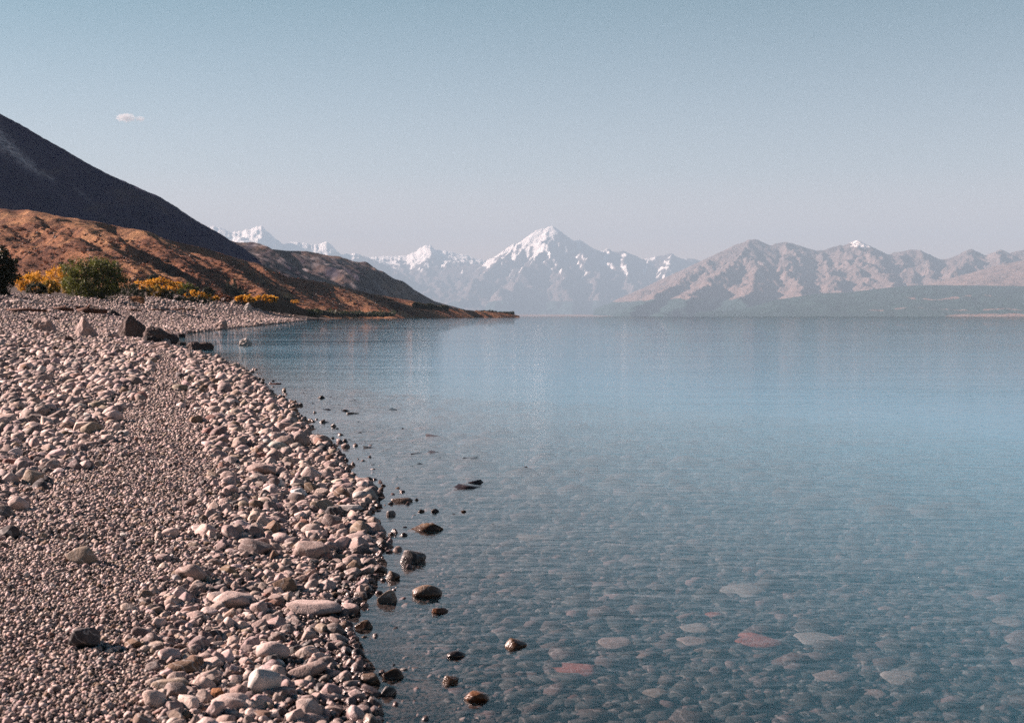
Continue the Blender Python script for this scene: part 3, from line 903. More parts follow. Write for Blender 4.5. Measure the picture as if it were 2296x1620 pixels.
# u, v of the base centre, width and height in pixels, tone, shape family, label, yaw, roll
ROCKS = [
    (182, 1266, 70, 46, 'tan', 2, 'brown angular rock casting a shadow on the strip of fine gravel', 0.4, 0.1),
    (190, 1452, 78, 52, 'dark grey', 2, 'dark jagged rock in the gravel just above the lower left corner', 0.8, 0.2),
    (430, 1306, 76, 48, 'grey', 0, 'large rounded grey rock sitting alone on small pebbles', 0.2, 0.0),
    (524, 1368, 92, 48, 'pale grey', 2, 'pale grey blocky rock beside a pale flat slab', 0.5, 0.1),
    (705, 1378, 130, 40, 'pale grey', 1, 'long pale flat slab lying at the edge of the shallows', 0.1, 0.1),
    (700, 1258, 90, 50, 'grey', 0, 'domed grey rock half in shadow near the waterline', 0.3, 0.1),
    (575, 1245, 84, 40, 'mid grey', 2, 'mid grey wedge of rock with a pointed top among pale cobbles', 0.6, 0.2),
    (612, 1484, 78, 50, 'pale grey', 0, 'pale rounded rock with a dark shaded right end', 0.2, 0.1),
    (690, 1520, 92, 40, 'grey', 1, 'flat grey plate of rock tilted toward the water', 0.3, -0.2),
    (590, 1560, 78, 64, 'off-white', 0, 'whitish rounded rock, brightest in the bottom heap of stones', 0.9, 0.3),
    (410, 1512, 70, 40, 'brown', 1, 'brownish flat stone lying across grey pebbles', 0.3, 0.1),
    (520, 1592, 92, 46, 'pale grey', 3, 'long pale oval rock near the bottom of the beach', 0.2, 0.0),
    (382, 1545, 84, 30, 'tan', 1, 'thin tan slab lying flat above the bottom edge', 0.2, 0.0),
    (488, 1570, 34, 30, 'orange-brown', 0, 'small orange-brown round stone among pale rocks', 0.2, 0.0),
    (700, 1080, 52, 34, 'pale grey', 2, 'pale rock with a sharp upright corner by a narrow inlet', 0.7, 0.3),
    (585, 1068, 66, 34, 'grey', 2, 'low grey rock with a broken square right end', 0.4, 0.1),
    (672, 1005, 46, 36, 'grey', 0, 'round grey rock on the point of stones jutting into the water', 0.2, 0.0),
    (275, 981, 30, 18, 'off-white', 3, 'small white oval stone where coarse stones meet fine gravel', 0.2, 0.0),
    (75, 1088, 50, 38, 'tan', 2, 'tan blocky rock at the end of the coarse stones on the left', 0.6, 0.1),
    (40, 1150, 46, 40, 'pale grey', 2, 'pale pointed rock at the left edge above the fine gravel', 0.6, 0.4),
    (22, 1088, 44, 32, 'pale grey', 0, 'pale smooth rock at the left edge beside a tan blocky one', 0.6, 0.1),
    (20, 1206, 60, 34, 'dark grey', 1, 'dark low slab cut off by the left edge', 0.2, 0.1),
    (745, 1185, 52, 36, 'mid grey', 2, 'grey rock with a square shaded side facing the water', 0.6, 0.1),
    (812, 1125, 44, 28, 'off-white', 0, 'pale round stone at the waterline beyond the dark inlet', 0.2, 0.0),
    (782, 1150, 64, 24, 'off-white', 1, 'long white flat stone at the waterline', 0.05, 0.05),
    (720, 1150, 60, 36, 'tan', 2, 'tan angular rock with a brown shaded face near the waterline', 0.5, 0.1),
    (800, 1218, 52, 30, 'pale grey', 1, 'pale flat rock on the last dry stones before open water', 0.3, 0.1),
    (790, 1275, 46, 34, 'grey', 3, 'grey oval rock leaning over the water', 0.3, 0.2),
    (640, 1330, 60, 40, 'brown', 2, 'brown rock wedged between pale cobbles', 0.3, 0.2),
]
WATER_ROCKS = [
    (952, 1190, 84, 22, 'wet brown', 1, 'long wet brown rock barely breaking the surface', 0.0, 0.0),
    (926, 1262, 66, 38, 'wet dark', 2, 'black triangular rock standing in the shallows', 0.5, 0.1),
    (957, 1338, 70, 34, 'brown', 0, 'rounded brown rock with a pale dry top in the shallows', 0.2, 0.0),
    (866, 1352, 52, 40, 'tan', 2, 'pale angular rock with a wet foot beside the shore', 0.6, 0.2),
    (986, 1374, 40, 14, 'orange-brown', 2, 'small reddish brown rock just above the water', 0.3, 0.1),
    (1157, 1452, 52, 22, 'wet brown', 2, 'wet brown rock alone out in the shallows', 0.2, 0.2),
    (1022, 1474, 44, 18, 'wet dark', 0, 'low black rock alone out in the shallows', 0.2, 0.0),
    (880, 1522, 56, 30, 'wet brown', 2, 'brown wet rock off the heap of pale stones', 0.5, 0.2),
    (828, 1536, 48, 34, 'brown', 0, 'round brown rock with a glinting top in shallow water', 0.2, 0.0),
    (1010, 1532, 40, 22, 'wet brown', 2, 'dark brown knobbly rock awash in the shallows', 0.3, 0.0),
    (1068, 1572, 56, 28, 'orange-brown', 2, 'orange-brown rock awash near the bottom of the picture', 0.4, 0.1),
    (868, 1560, 44, 30, 'wet dark', 0, 'dark wet boulder with its right side in the water', 0.3, 0.0),
    (718, 893, 20, 8, 'wet dark', 1, 'small dark rock alone in the calm bay', 0.1, 0.0),
    (748, 957, 14, 10, 'off-white', 0, 'small pale stone alone in the calm bay', 0.1, 0.0),
    (683, 955, 13, 13, 'grey', 2, 'small upright grey stone in the water off the gravel', 0.1, 0.3),
    (616, 862, 30, 4, 'reddish', 1, 'thin reddish stone awash beyond the point', 0.0, 0.0),
    (588, 860, 11, 8, 'wet dark', 0, 'tiny dark stone in the water beside the gravel point', 0.1, 0.0),
    (740, 992, 12, 7, 'wet brown', 0, 'tiny brown stone in the water off the round grey rock', 0.1, 0.0),
    (826, 1078, 20, 12, 'wet dark', 0, 'dark stone in the water at the tip of the shingle', 0.1, 0.0),
    (900, 1126, 50, 12, 'tan', 1, 'tan flat rock awash off the white flat stone', 0.0, 0.0),
    (876, 1156, 22, 16, 'off-white', 2, 'small whitish stone in the water near the shore', 0.2, 0.1),
    (1040, 1148, 14, 6, 'wet brown', 0, 'tiny brown rock furthest out in the shallows', 0.0, 0.0),
    (975, 1148, 18, 10, 'wet dark', 0, 'small black stone beyond the long wet brown rock', 0.0, 0.0),
    (944, 1148, 16, 8, 'wet brown', 0, 'small brown stone left of a small black one', 0.0, 0.0),
    (848, 1222, 34, 20, 'wet dark', 2, 'black low stone close to the waterline', 0.3, 0.0),
    (880, 1300, 34, 26, 'brown', 2, 'brown stone standing at the waterline behind a rounded rock', 0.3, 0.2),
    (850, 1285, 34, 26, 'mid grey', 2, 'grey stone with wet foot left of a brown one', 0.3, 0.2),
    (815, 1410, 44, 26, 'wet brown', 2, 'brown wet stone at the foot of the pale rocks', 0.3, 0.1),
]
BED_ROCKS = [
    (1280, 1500, 120, 'reddish', 'large red slab lying under the water'),
    (1668, 1326, 110, 'off-white', 'large pale oval slab under the water, farthest out'),
    (1560, 1410, 74, 'off-white', 'pale rounded stone under the water above a dimmer one'),
    (1552, 1440, 70, 'pale grey', 'dim grey stone under the water below a pale rounded one'),
    (1380, 1446, 80, 'pale grey', 'pale slanting slab under the water'),
    (1440, 1470, 56, 'grey', 'dim grey slab under the water beside a slanting one'),
    (1690, 1438, 110, 'reddish', 'long thin red stone under the water'),
    (1828, 1434, 100, 'off-white', 'long pale stone under the water beside a red one'),
    (2022, 1524, 92, 'off-white', 'bright oval stone under the water toward the right'),
    (1600, 1380, 40, 'reddish', 'small reddish stone under the water above a pale rounded one'),
    (1780, 1300, 26, 'off-white', 'small bright stone under the water far out'),
    (1150, 1335, 30, 'reddish', 'small pink stone under the water off the rounded brown rock'),
    (1800, 1480, 40, 'tan', 'small tan stone under the water below a long pale one'),
    (2265, 1396, 76, 'grey', 'dim pale stone under the water at the right edge'),
    (1860, 1518, 80, 'grey', 'dim broad stone under the water left of a bright oval one'),
    (1060, 1510, 90, 'reddish', 'dull red flat stone under shallow water near the shore'),
    (1090, 1235, 70, 'tan', 'faint tan stone under the water beyond the black triangular rock'),
    (1180, 1205, 90, 'tan', 'faint long stone under the water farthest up the shallows'),
    (1330, 1590, 70, 'grey', 'grey slab under the water at the bottom edge'),
    (1240, 1462, 46, 'pale grey', 'pale small slab under the water just above the red slab'),
    (1960, 1560, 60, 'pale grey', 'pale stone under the water near the bottom right'),
    (1470, 1555, 60, 'tan', 'tan slab under the water near the bottom middle'),
]
def pick(fam, k):
    return SHAPES[(fam % 4) + 4 * (k % 4)]
for k, (u, v, w, h, tone, fam, lab, yaw, roll) in enumerate(ROCKS):
    p = hit(u, v - h * 0.12)
    if p is None:
        continue
    dist = p.y
    wm, hm = w / FPX * dist, h / FPX * dist
    dm = wm * 0.75
    sh = pick(fam, k)
    hz = max(hm * 0.95 - dm * 0.12, 0.45 * hm)
    zz = shore_z(np.array([p.x]), np.array([p.y]))[0]
    zs = hz / SHAPE_H[(fam % 4) + 4 * (k % 4)] * 1.25
    stone_thing('rock', sh[1], (p.x, p.y, zz + hz * 0.36), (roll * 0.6, roll, yaw), (wm, wm * 0.95, zs), tone, lab, 'rock')
    KEEP &= (np.hypot(ST['x'] - p.x, (ST['y'] - p.y)) > wm * 0.40) | (ST['size'] > 1)
for k, (u, v, w, h, tone, fam, lab, yaw, roll) in enumerate(WATER_ROCKS):
    x, y = on_plane(u, v - 1)
    x, y = float(x), float(y)
    wm, hm = w / FPX * y, h / FPX * y
    sh = pick(fam, k + 1)
    zs = hm * 1.3 / SHAPE_H[(fam % 4) + 4 * ((k + 1) % 4)]
    stone_thing('rock', sh[1], (x, y + 0.3 * wm, hm * 0.02), (roll * 0.6, roll, yaw), (wm * 1.0, wm * 0.8, zs), tone, lab, 'rock')
    KEEP &= (np.hypot(ST['x'] - x, (ST['y'] - y)) > wm * 0.6) | (ST['size'] > 1)
for k, (u, v, w, tone, lab) in enumerate(BED_ROCKS):
    zb = -0.12
    for _ in range(8):
        x, y = on_plane(u, v, zb)
        s_ = (shore_x(np.array([float(y)]))[0] - float(x)) * 0.96
        zb = 0.5 * zb + 0.5 * (float(np.interp(s_, HS, HZ)) + 0.03)
    x, y = float(x), float(y)
    wm = w / FPX * y
    c = np.array(TONES[tone]) * (np.array([1.7, 0.95, 0.85]) if tone == 'reddish' else 0.7)
    stone_thing('submerged_stone', pick(1, k)[1], (x, y, min(zb + 0.01, -0.07)), (0.05, 0.03, random.uniform(-0.35, 0.35)), (wm, wm * 1.5, min(wm * 0.5, 0.13)), tuple(c), lab, 'stone')

# the 300 stones that show largest become things of their own
uu = CX + FPX * ST['x'] / ST['y']
vv = 709 + FPX * (CAM_H - ST['z']) / ST['y']
vis = KEEP & (uu > 4) & (uu < 2290) & (vv < 1612) & (vv > 0) & (ST['z'] > -0.02)
score = np.where(vis, ST['size'] / ST['y'], 0)
big_i = np.argsort(-score)[:300]
SHORT = ['brown angular rock on the fine gravel', 'dark jagged rock', 'large rounded grey rock', 'pale blocky rock', 'long pale slab', 'domed grey rock', 'grey pointed wedge', 'pale rock with a dark end',
         'tilted grey plate', 'whitish rounded rock', 'brownish flat stone', 'long pale oval rock', 'thin tan slab', 'orange-brown round stone', 'pale sharp-cornered rock', 'low broken grey rock',
         'round grey rock on the point', 'small white oval stone', 'tan blocky rock', 'pale pointed rock', 'pale smooth rock', 'dark low slab', 'grey square-sided rock', 'pale round waterline stone',
         'long white flat stone', 'tan angular rock', 'pale flat waterline rock', 'grey leaning oval rock', 'brown wedged rock']
RU, RV = np.array([r[0] for r in ROCKS], float), np.array([r[1] - r[3] / 2 for r in ROCKS], float)
USED = set()
NICE = {'rounded': 'rounded', 'flat': 'flat', 'angular': 'angular', 'oval': 'oval'}
for i in big_i:
    kind = SHAPES[ST['shape'][i]][0]
    tn = tone_names[ST['tone'][i]]
    s_, z_, y_ = ST['s'][i], ST['z'][i], ST['y'][i]
    if s_ < 0.3:
        where, g = 'lying right at the waterline', 'at the waterline'
    elif coarse(np.array([s_]), np.array([y_]))[0] > 0.5 and s_ < 2.6:
        where, g = ('in the heap of stones nearest the bottom edge', 'in the bottom heap') if vv[i] > 1430 else ('in the bank of coarse stones beside the water', 'in the bank by the water')
    elif s_ >= 2.6 and coarse(np.array([s_]), np.array([y_]))[0] > 0.5:
        where, g = 'among the coarse stones left of the fine gravel', 'left of the fine gravel'
    else:
        where, g = 'lying loose on the fine gravel', 'on the fine gravel'
    dd = np.hypot(RU - uu[i], (RV - vv[i]) * 1.6)
    lab = None
    for q in np.argsort(dd)[:9]:                    # name it by the nearest big rock that singles it out
        du_, dv_ = uu[i] - RU[q], (vv[i] - RV[q]) * 1.6
        side = ('left of' if du_ < 0 else 'right of') if abs(du_) > abs(dv_) else ('behind' if dv_ < 0 else 'in front of')
        near_ = 'just ' if dd[q] < 75 else ('well ' if dd[q] > 150 else '')
        lab = '%s %s cobble %s%s the %s' % (tn, NICE[kind], near_, side, SHORT[q])
        if lab not in USED:
            break
    USED.add(lab)
    stone_thing('cobble', SHAPES[ST['shape'][i]][1], (ST['x'][i], ST['y'][i], ST['z'][i]), tuple(ST['rot'][i]), tuple(ST['scl'][i]), tuple(ST['col'][i]),
                lab, 'cobble', 'cobbles ' + g)
KEEP[big_i] = False
near = KEEP & (ST['y'] < 16) & (ST['size'] > 0.045)
farp = KEEP & ~near
for nm, k, cl in (('shore_cobbles', near, proto_col_fine), ('beach_pebbles', farp, proto_col)):
    scatter_object(nm, np.stack([ST['x'][k], ST['y'][k], ST['z'][k]], -1), ST['rot'][k], ST['scl'][k], ST['shape'][k], ST['col'][k], cl)

# stones on the lake bed
bx, by, bs, bz_ = [], [], [], []
for (y0, y1, smin, smax, sp, mean) in ((4.5, 14, -13, -0.2, 0.085, 0.085), (14, 34, -15, -0.3, 0.16, 0.17), (4.5, 10, -5.5, -0.1, 0.05, 0.05)):
    X, Y, Sd = jitter_points(y0, y1, smin, smax, sp)
    sz = mean * np.clip(rng.lognormal(-0.1, 0.55, len(X)), 0.35, 2.8)
    bx.append(X); by.append(Y); bs.append(sz); bz_.append(np.interp(Sd, HS, HZ))
bx, by, bs, bz_ = map(np.concatenate, (bx, by, bs, bz_))
m = len(bx)
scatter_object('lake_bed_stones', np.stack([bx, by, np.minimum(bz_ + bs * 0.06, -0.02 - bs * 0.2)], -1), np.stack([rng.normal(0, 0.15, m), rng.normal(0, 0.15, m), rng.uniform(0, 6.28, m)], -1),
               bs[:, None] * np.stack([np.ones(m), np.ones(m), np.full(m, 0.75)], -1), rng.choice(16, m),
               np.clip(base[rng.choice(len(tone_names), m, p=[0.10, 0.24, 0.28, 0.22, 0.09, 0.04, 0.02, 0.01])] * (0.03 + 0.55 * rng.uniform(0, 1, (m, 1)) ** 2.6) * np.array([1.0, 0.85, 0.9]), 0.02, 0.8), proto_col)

# ------------------------------------------------------------------ boulders by the point: hulls with real corners
def boulder(label, outline, edge, depth=0.6, tone='grey', base_v=None, name='boulder', water=False, group=None, bev=0.03):
    """outline: silhouette in pixels; edge: the corner line that faces the viewer, splitting a left face from a right one"""
    us_ = [p[0] for p in outline]
    vs_ = [p[1] for p in outline]
    v0 = base_v or max(vs_)
    u0 = 0.5 * (min(us_) + max(us_))
    if water:
        x, y = on_plane(u0, v0)
        c = Vector((float(x), float(y), 0))
    else:
        c = hit(u0, v0)
    if c is None:
        return None
    y = c.y
    wid = (max(us_) - min(us_)) / FPX * y
    dep = wid * depth
    yc = y + dep * 0.5
    P = []
    for (u, v) in outline:
        x_, y_, z_ = at(u, v, yc)
        P.append(Vector((float(x_), yc, float(z_))) - c)
    for (u, v) in edge:
        x_, y_, z_ = at(u, v, yc - dep * 0.45)
        P.append(Vector((float(x_), yc - dep * 0.45, float(z_))) - c)
    um, vm = u0, sum(vs_) / len(vs_)
    for (u, v) in outline:
        x_, y_, z_ = at(um + (u - um) * 0.6, v + max(0, (vm - v)) * 0.25, yc + dep * 0.5)
        P.append(Vector((float(x_), yc + dep * 0.5, float(z_))) - c)
    for q in list(P):                                # carry the foot down into the ground
        if q.z < wid * 0.12:
            P.append(Vector((q.x, q.y, q.z - wid * 0.15)))
    bm = bmesh.new()
    for q in P:
        bm.verts.new(q)
    r = bmesh.ops.convex_hull(bm, input=bm.verts)
    bmesh.ops.delete(bm, geom=[e for e in r['geom_interior'] if isinstance(e, bmesh.types.BMVert)], context='VERTS')
    bmesh.ops.dissolve_limit(bm, angle_limit=R(8), verts=bm.verts, edges=bm.edges)
    bmesh.ops.bevel(bm, geom=list(bm.edges), offset=wid * bev * 1.6, segments=1, affect='EDGES', clamp_overlap=True)
    bmesh.ops.triangulate(bm, faces=bm.faces)
    bmesh.ops.subdivide_edges(bm, edges=bm.edges, cuts=3, use_grid_fill=True)
    sd = random.randrange(900)
    bm.normal_update()
    for vtx in bm.verts:
        q = vtx.co / wid
        vtx.co += vtx.normal * wid * (0.055 * float(fbm(q.x * 4 + q.z * 3, q.y * 4 - q.z * 3.4, 4, sd, 0.6)))
    me = bpy.data.meshes.new(name)
    bm.to_mesh(me)
    bm.free()
    me.materials.append(M_BOULDER)
    o = link(name, me)
    o.location = c
    o['stone_tone'] = [q * (0.92 if tone in ('pale grey', 'off-white', 'tan') else 0.62) for q in TONES[tone]]
    return tag(o, label, 'boulder', group)

boulder('pale flat slab leaning on the shingle, leftmost of the big rocks', [(72, 738), (76, 716), (92, 709), (112, 717), (128, 735), (122, 742), (88, 745)], [(112, 720), (124, 742)], 0.5, 'pale grey')
boulder('pointed pyramid boulder with a bright left face and dark right face', [(166, 754), (172, 733), (184, 711), (188, 711), (204, 729), (226, 756), (200, 760)], [(187, 713), (195, 738), (176, 757)], 0.7, 'pale grey')
boulder('small pyramid rock between the two biggest boulders', [(240, 760), (245, 748), (254, 743), (266, 750), (276, 760)], [(254, 744), (254, 760)], 0.7, 'pale grey', base_v=761)
boulder('biggest boulder, its broad front in shade and left edge lit', [(260, 753), (272, 728), (288, 705), (297, 708), (324, 731), (330, 745), (322, 759), (280, 759)], [(288, 708), (276, 757)], 0.8, 'mid grey')
boulder('long dark boulder sloping down to the water', [(320, 754), (328, 737), (342, 730), (362, 736), (382, 746), (401, 755), (398, 769), (350, 764)], [(334, 735), (330, 757)], 0.7, 'mid grey')
boulder('dark squat rock in front of the biggest boulder', [(318, 764), (326, 752), (345, 754), (366, 760), (362, 770), (336, 772)], [(330, 755), (328, 770)], 0.6, 'dark grey', base_v=770)
boulder('pale low slab with a dark right end at the tip of the point', [(330, 779), (344, 770), (372, 765), (382, 770), (384, 781), (366, 785), (338, 784)], [(374, 767), (366, 783)], 0.7, 'pale grey')
boulder('small pale lump behind the low slab', [(356, 770), (360, 762), (372, 759), (382, 764), (384, 770)], [(372, 761), (374, 770)], 0.7, 'pale grey')
boulder('small dark rock on the waterline behind the point', [(396, 754), (400, 748), (412, 747), (417, 752), (414, 758), (400, 758)], [(401, 749), (402, 757)], 0.7, 'dark grey', base_v=757)
boulder('tiny dark flat rock awash behind the point', [(394, 772), (400, 767), (416, 767), (418, 773)], [(404, 768), (404, 773)], 0.7, 'dark grey', water=True, base_v=773)
boulder('small pale wedge at the waterline below the low slab', [(386, 795), (396, 786), (406, 782), (416, 786), (418, 793)], [(404, 784), (406, 795)], 0.7, 'pale grey', base_v=794)
boulder('long black rock with a pale left end lying in the water', [(413, 783), (418, 772), (428, 765), (436, 770), (470, 769), (480, 774), (478, 783)], [(432, 769), (433, 783)], 0.35, 'mid grey', water=True, base_v=783)
boulder('pale dome rock alone in the water beyond the point', [(535, 774), (538, 763), (550, 758), (560, 764), (566, 770), (564, 774)], [(552, 760), (556, 774)], 0.7, 'off-white', water=True, base_v=774)
boulder('pale boulder of a pair at the edge of the far bay, left one', [(476, 732), (484, 724), (496, 717), (507, 719), (513, 729), (508, 737), (486, 738)], [(498, 718), (500, 737)], 0.7, 'pale grey')
boulder('dark boulder of a pair at the edge of the far bay, right one', [(512, 744), (516, 731), (526, 725), (538, 734), (546, 746), (530, 750)], [(522, 727), (520, 748)], 0.7, 'mid grey', base_v=748)
boulder('pale flat stone lying between the flat slab and the pyramid boulder', [(133, 736), (136, 730), (150, 728), (154, 735), (146, 738)], [(146, 730), (145, 738)], 0.6, 'tan', base_v=737)
boulder('pale lump of rock between the pyramid boulder and the biggest one, behind', [(226, 749), (230, 740), (240, 736), (248, 742), (249, 750)], [(241, 738), (238, 750)], 0.7, 'pale grey', base_v=750)
boulder('dark low rock lying left of the pale flat slab', [(52, 727), (62, 716), (70, 719), (74, 728)], [(60, 718), (58, 728)], 0.6, 'dark grey', base_v=728)
boulder('long low grey stone lying in front of the pyramid boulder', [(102, 768), (112, 761), (146, 752), (154, 754), (172, 766), (140, 768)], [(150, 755), (150, 768)], 0.3, 'mid grey', base_v=768)
boulder('dark rounded rock touching the brown log', [(243, 706), (244, 697), (250, 693), (262, 699), (276, 711), (256, 710)], [(248, 695), (247, 708)], 0.6, 'dark grey', base_v=709)
boulder('rust coloured block at the foot of the green bush', [(284, 676), (288, 667), (304, 664), (324, 667), (325, 676), (300, 680)], [(318, 667), (320, 678)], 0.5, 'orange-brown', base_v=679)
boulder('tall pale rock standing among the stones below the dark bank', [(543, 698), (548, 687), (558, 677), (562, 684), (566, 698)], [(557, 680), (553, 698)], 0.7, 'off-white', base_v=699)
boulder('pale upright stone against the foot of the dark bank', [(622, 690), (624, 681), (630, 679), (634, 684), (634, 692)], [(631, 681), (631, 692)], 0.7, 'off-white', base_v=692)
boulder('pale boxy rock with a dark side below the golden shrubs', [(514, 679), (518, 674), (540, 674), (541, 681), (526, 682)], [(522, 676), (522, 682)], 0.6, 'tan', base_v=682)

# rubble of pale stones below the shrubs and the bank
RUB = 'pale stones strewn below the shrubs and the bank'
tries, put = 0, 0
while put < 110 and tries < 900:
    tries += 1
    u = random.uniform(300, 700)
    vlo = np.interp(u, [300, 400, 540, 620, 700], [678, 674, 684, 692, 704])
    v = vlo + abs(random.gauss(0, 6))
    p = hit(u, v)
    if p is None or p.y > 760:
        continue
    w = random.uniform(5, 12) / FPX * p.y
    k = random.randrange(16)
    zs = random.uniform(0.8, 1.3)
    anc = min((('round green bush', 210), ('wide golden shrub', 366), ('lowest golden shrub', 468), ('dark conifers', 525), ('tall pale rock', 553), ('pale upright stone', 628)), key=lambda a: abs(a[1] - u))
    side = ('left of the ' if u < anc[1] else 'right of the ') + anc[0]
    tn = random.choice(['pale grey', 'pale grey', 'off-white', 'grey', 'tan'])
    stone_thing('rubble_stone', SHAPES[k][2], (p.x, p.y, p.z + 0.15 * w), (random.gauss(0, .3), random.gauss(0, .3), random.uniform(0, 6)), (w, w, w * zs), tn,
                '%s %s %s rubble stone %s' % ('larger' if w / p.y * FPX > 8.5 else 'small', tn, SHAPES[k][0], side), 'stone', RUB)
    put += 1

# ------------------------------------------------------------------ driftwood
def tube(path, radii, seg=7):
    V, F = [], []
    path = [Vector(p) for p in path]
    for i, p in enumerate(path):
        d = (path[min(i + 1, len(path) - 1)] - path[max(i - 1, 0)]).normalized()
        a = d.orthogonal().normalized()
        b = d.cross(a)
        for k in range(seg):
            t = 2 * math.pi * k / seg
            V.append(p + (a * math.cos(t) + b * math.sin(t)) * radii[i])
    for i in range(len(path) - 1):
        for k in range(seg):
            F.append((i * seg + k, i * seg + (k + 1) % seg, (i + 1) * seg + (k + 1) % seg, (i + 1) * seg + k))
    n0 = len(V)
    V.append(path[0]); V.append(path[-1])
    for k in range(seg):
        F.append((n0, (k + 1) % seg, k))
        q = (len(path) - 1) * seg
        F.append((n0 + 1, q + k, q + (k + 1) % seg))
    return V, F
def wood(name, label, cat, px, rad, mat, lift=0.0, branches=(), group=None):
    """px: pixel path along the ground; each branch is (start index, pixel offset)"""
    c = hit(*px[0])
    P = []
    for (u, v) in px:
        x_, y_, z_ = at(u, v, c.y)
        P.append(Vector((float(x_), c.y + random.uniform(-.2, .2), float(z_) + lift)) - c)
    o = bpy.data.objects.new(name, None)
    COL.objects.link(o)
    o.location = c
    tag(o, label, cat, group)
    V, F = tube(P, [rad * (1 - 0.5 * i / len(P)) for i in range(len(P))])
    link('trunk', mesh_from('trunk', [tuple(q) for q in V], F), mat, o)
    for (i, du, dv) in branches:
        q = P[i]
        e = q + Vector((du / FPX * c.y, random.uniform(-.4, .4), -dv / FPX * c.y))
        mid = (q + e) / 2 + Vector((0, 0, rad))
        V, F = tube([q, mid, e], [rad * 0.5, rad * 0.35, rad * 0.15], 6)
        link('branch', mesh_from('branch', [tuple(w_) for w_ in V], F), mat, o)
    return o
wood('driftwood_log', 'brown log lying on the shingle behind the big boulders', 'log', [(174, 700), (195, 697), (216, 699), (240, 700)], 0.42, M_BROWN, 0.1, [(0, -6, -7), (1, 14, -9), (0, 4, -9)])
wood('driftwood_branch', 'bleached driftwood branch lying on the upper beach at the left', 'driftwood', [(20, 679), (45, 676), (70, 680), (98, 683)], 0.16, M_WOOD, 0.1, [(1, -6, -12), (2, 14, -6), (1, 30, 4), (0, -12, -4)])
wood('driftwood_branch', 'small pale driftwood stick beside a longer bleached branch', 'driftwood', [(122, 683), (138, 683), (156, 685)], 0.12, M_WOOD, 0.08, [(1, 10, -2)])
wood('driftwood_branch', 'thin forked driftwood stick standing up behind the pyramid boulder', 'driftwood', [(176, 722), (171, 713), (164, 709)], 0.09, M_WOOD, 0.0, [(1, 6, -6)])
wood('driftwood_branch', 'bleached dead branch curling out of the right of the green bush', 'driftwood', [(318, 641), (310, 630), (302, 623), (292, 625)], 0.13, M_WOOD, 0.0, [(1, 8, -8), (2, -3, 4)])
wood('driftwood_branch', 'pale dead branch below the golden shrubs right of the bush', 'driftwood', [(346, 658), (340, 648), (334, 643)], 0.14, M_WOOD, 0.0, [(1, 8, 3)])
wood('driftwood_stump', 'pale broken stump at the foot of the green bush', 'stump', [(176, 660), (178, 652), (177, 648)], 0.22, M_WOOD, 0.0, [(1, 6, -4), (0, -5, 8)])
wood('driftwood_branch', 'pale bent twig arching up at the left edge', 'driftwood', [(-6, 630), (6, 634), (14, 643)], 0.10, M_WOOD, 0.0, [(1, 6, 6)])
for k, (u, v, w) in enumerate(((142, 695, 44), (60, 697, 90), (300, 697, 34), (352, 696, 40), (410, 695, 60))):  # all but the first added to draw the beach step's shadow line
    wood('shade_line_log', ['dark waterlogged log on the strandline left of the brown log', 'long thin dark log standing in for the strandline shadow near the left edge', 'dark log standing in for the strandline shadow right of the dark rounded rock',
         'short dark log standing in for the strandline shadow below the golden shrubs', 'long dark log standing in for the strandline shadow beyond the golden shrubs'][k], 'log', [(u - w / 2, v), (u, v - 2), (u + w / 2, v + 1)], 0.17 if k else 0.3, M_BROWN, 0.05, [(1, 5, -3)])

# ------------------------------------------------------------------ shrubs and trees
def foliage(cx, w, d, h, nclump, per, leaf, seed, cone=False, zmin=0.0):
    rs = np.random.default_rng(seed)
    if cone:
        t = rs.uniform(0.05, 1.0, nclump) ** 0.8
        rr = (1 - t) * 0.5 + 0.04
        an = rs.uniform(0, 6.283, nclump)
        C = np.stack([np.cos(an) * rr * w, np.sin(an) * rr * d, t * h], -1)
    else:
        q = rs.normal(size=(nclump, 3))
        q /= np.linalg.norm(q, axis=1)[:, None]
        rad = rs.uniform(0.45, 1.0, nclump) ** 0.5
        q = q * rad[:, None]
        lob = 1 + 0.30 * noise(q[:, 0] * 2 + seed, q[:, 2] * 2, seed) + 0.16 * noise(q[:, 0] * 6 + seed, q[:, 2] * 6 + q[:, 1] * 3, seed + 5)
        C = np.stack([q[:, 0] * w / 2 * lob, q[:, 1] * d / 2 * lob, np.clip(h * 0.48 + q[:, 2] * h * 0.5 * lob, 0.04 * h, 2 * h)], -1)
    cs = rs.uniform(0.08, 0.16, nclump) * min(w, h) * 0.9
    P = (C[:, None, :] + rs.normal(size=(nclump, per, 3)) * cs[:, None, None] * 0.6).reshape(-1, 3)
    P[:, 2] = np.maximum(P[:, 2], 0.02)
    N = len(P)
    a = rs.normal(size=(N, 3)); a /= np.linalg.norm(a, axis=1)[:, None]
    b = np.cross(a, rs.normal(size=(N, 3))); b /= np.linalg.norm(b, axis=1)[:, None]
    s = leaf * rs.uniform(0.6, 1.4, N)[:, None]
    V = np.stack([P - a * s, P + b * s * 0.45, P + a * s, P - b * s * 0.45], 1).reshape(-1, 3)
    F = np.arange(N * 4).reshape(N, 4)
    me = mesh_from('crown', V, F, False)
    tone = np.clip(np.repeat(rs.uniform(0, 1, nclump), per) * 0.55 + rs.uniform(0, 0.45, N), 0, 1)
    at_ = me.attributes.new('leaf_tone', 'FLOAT', 'POINT')
    at_.data.foreach_set('value', np.repeat(tone, 4).astype(np.float32))
    return me
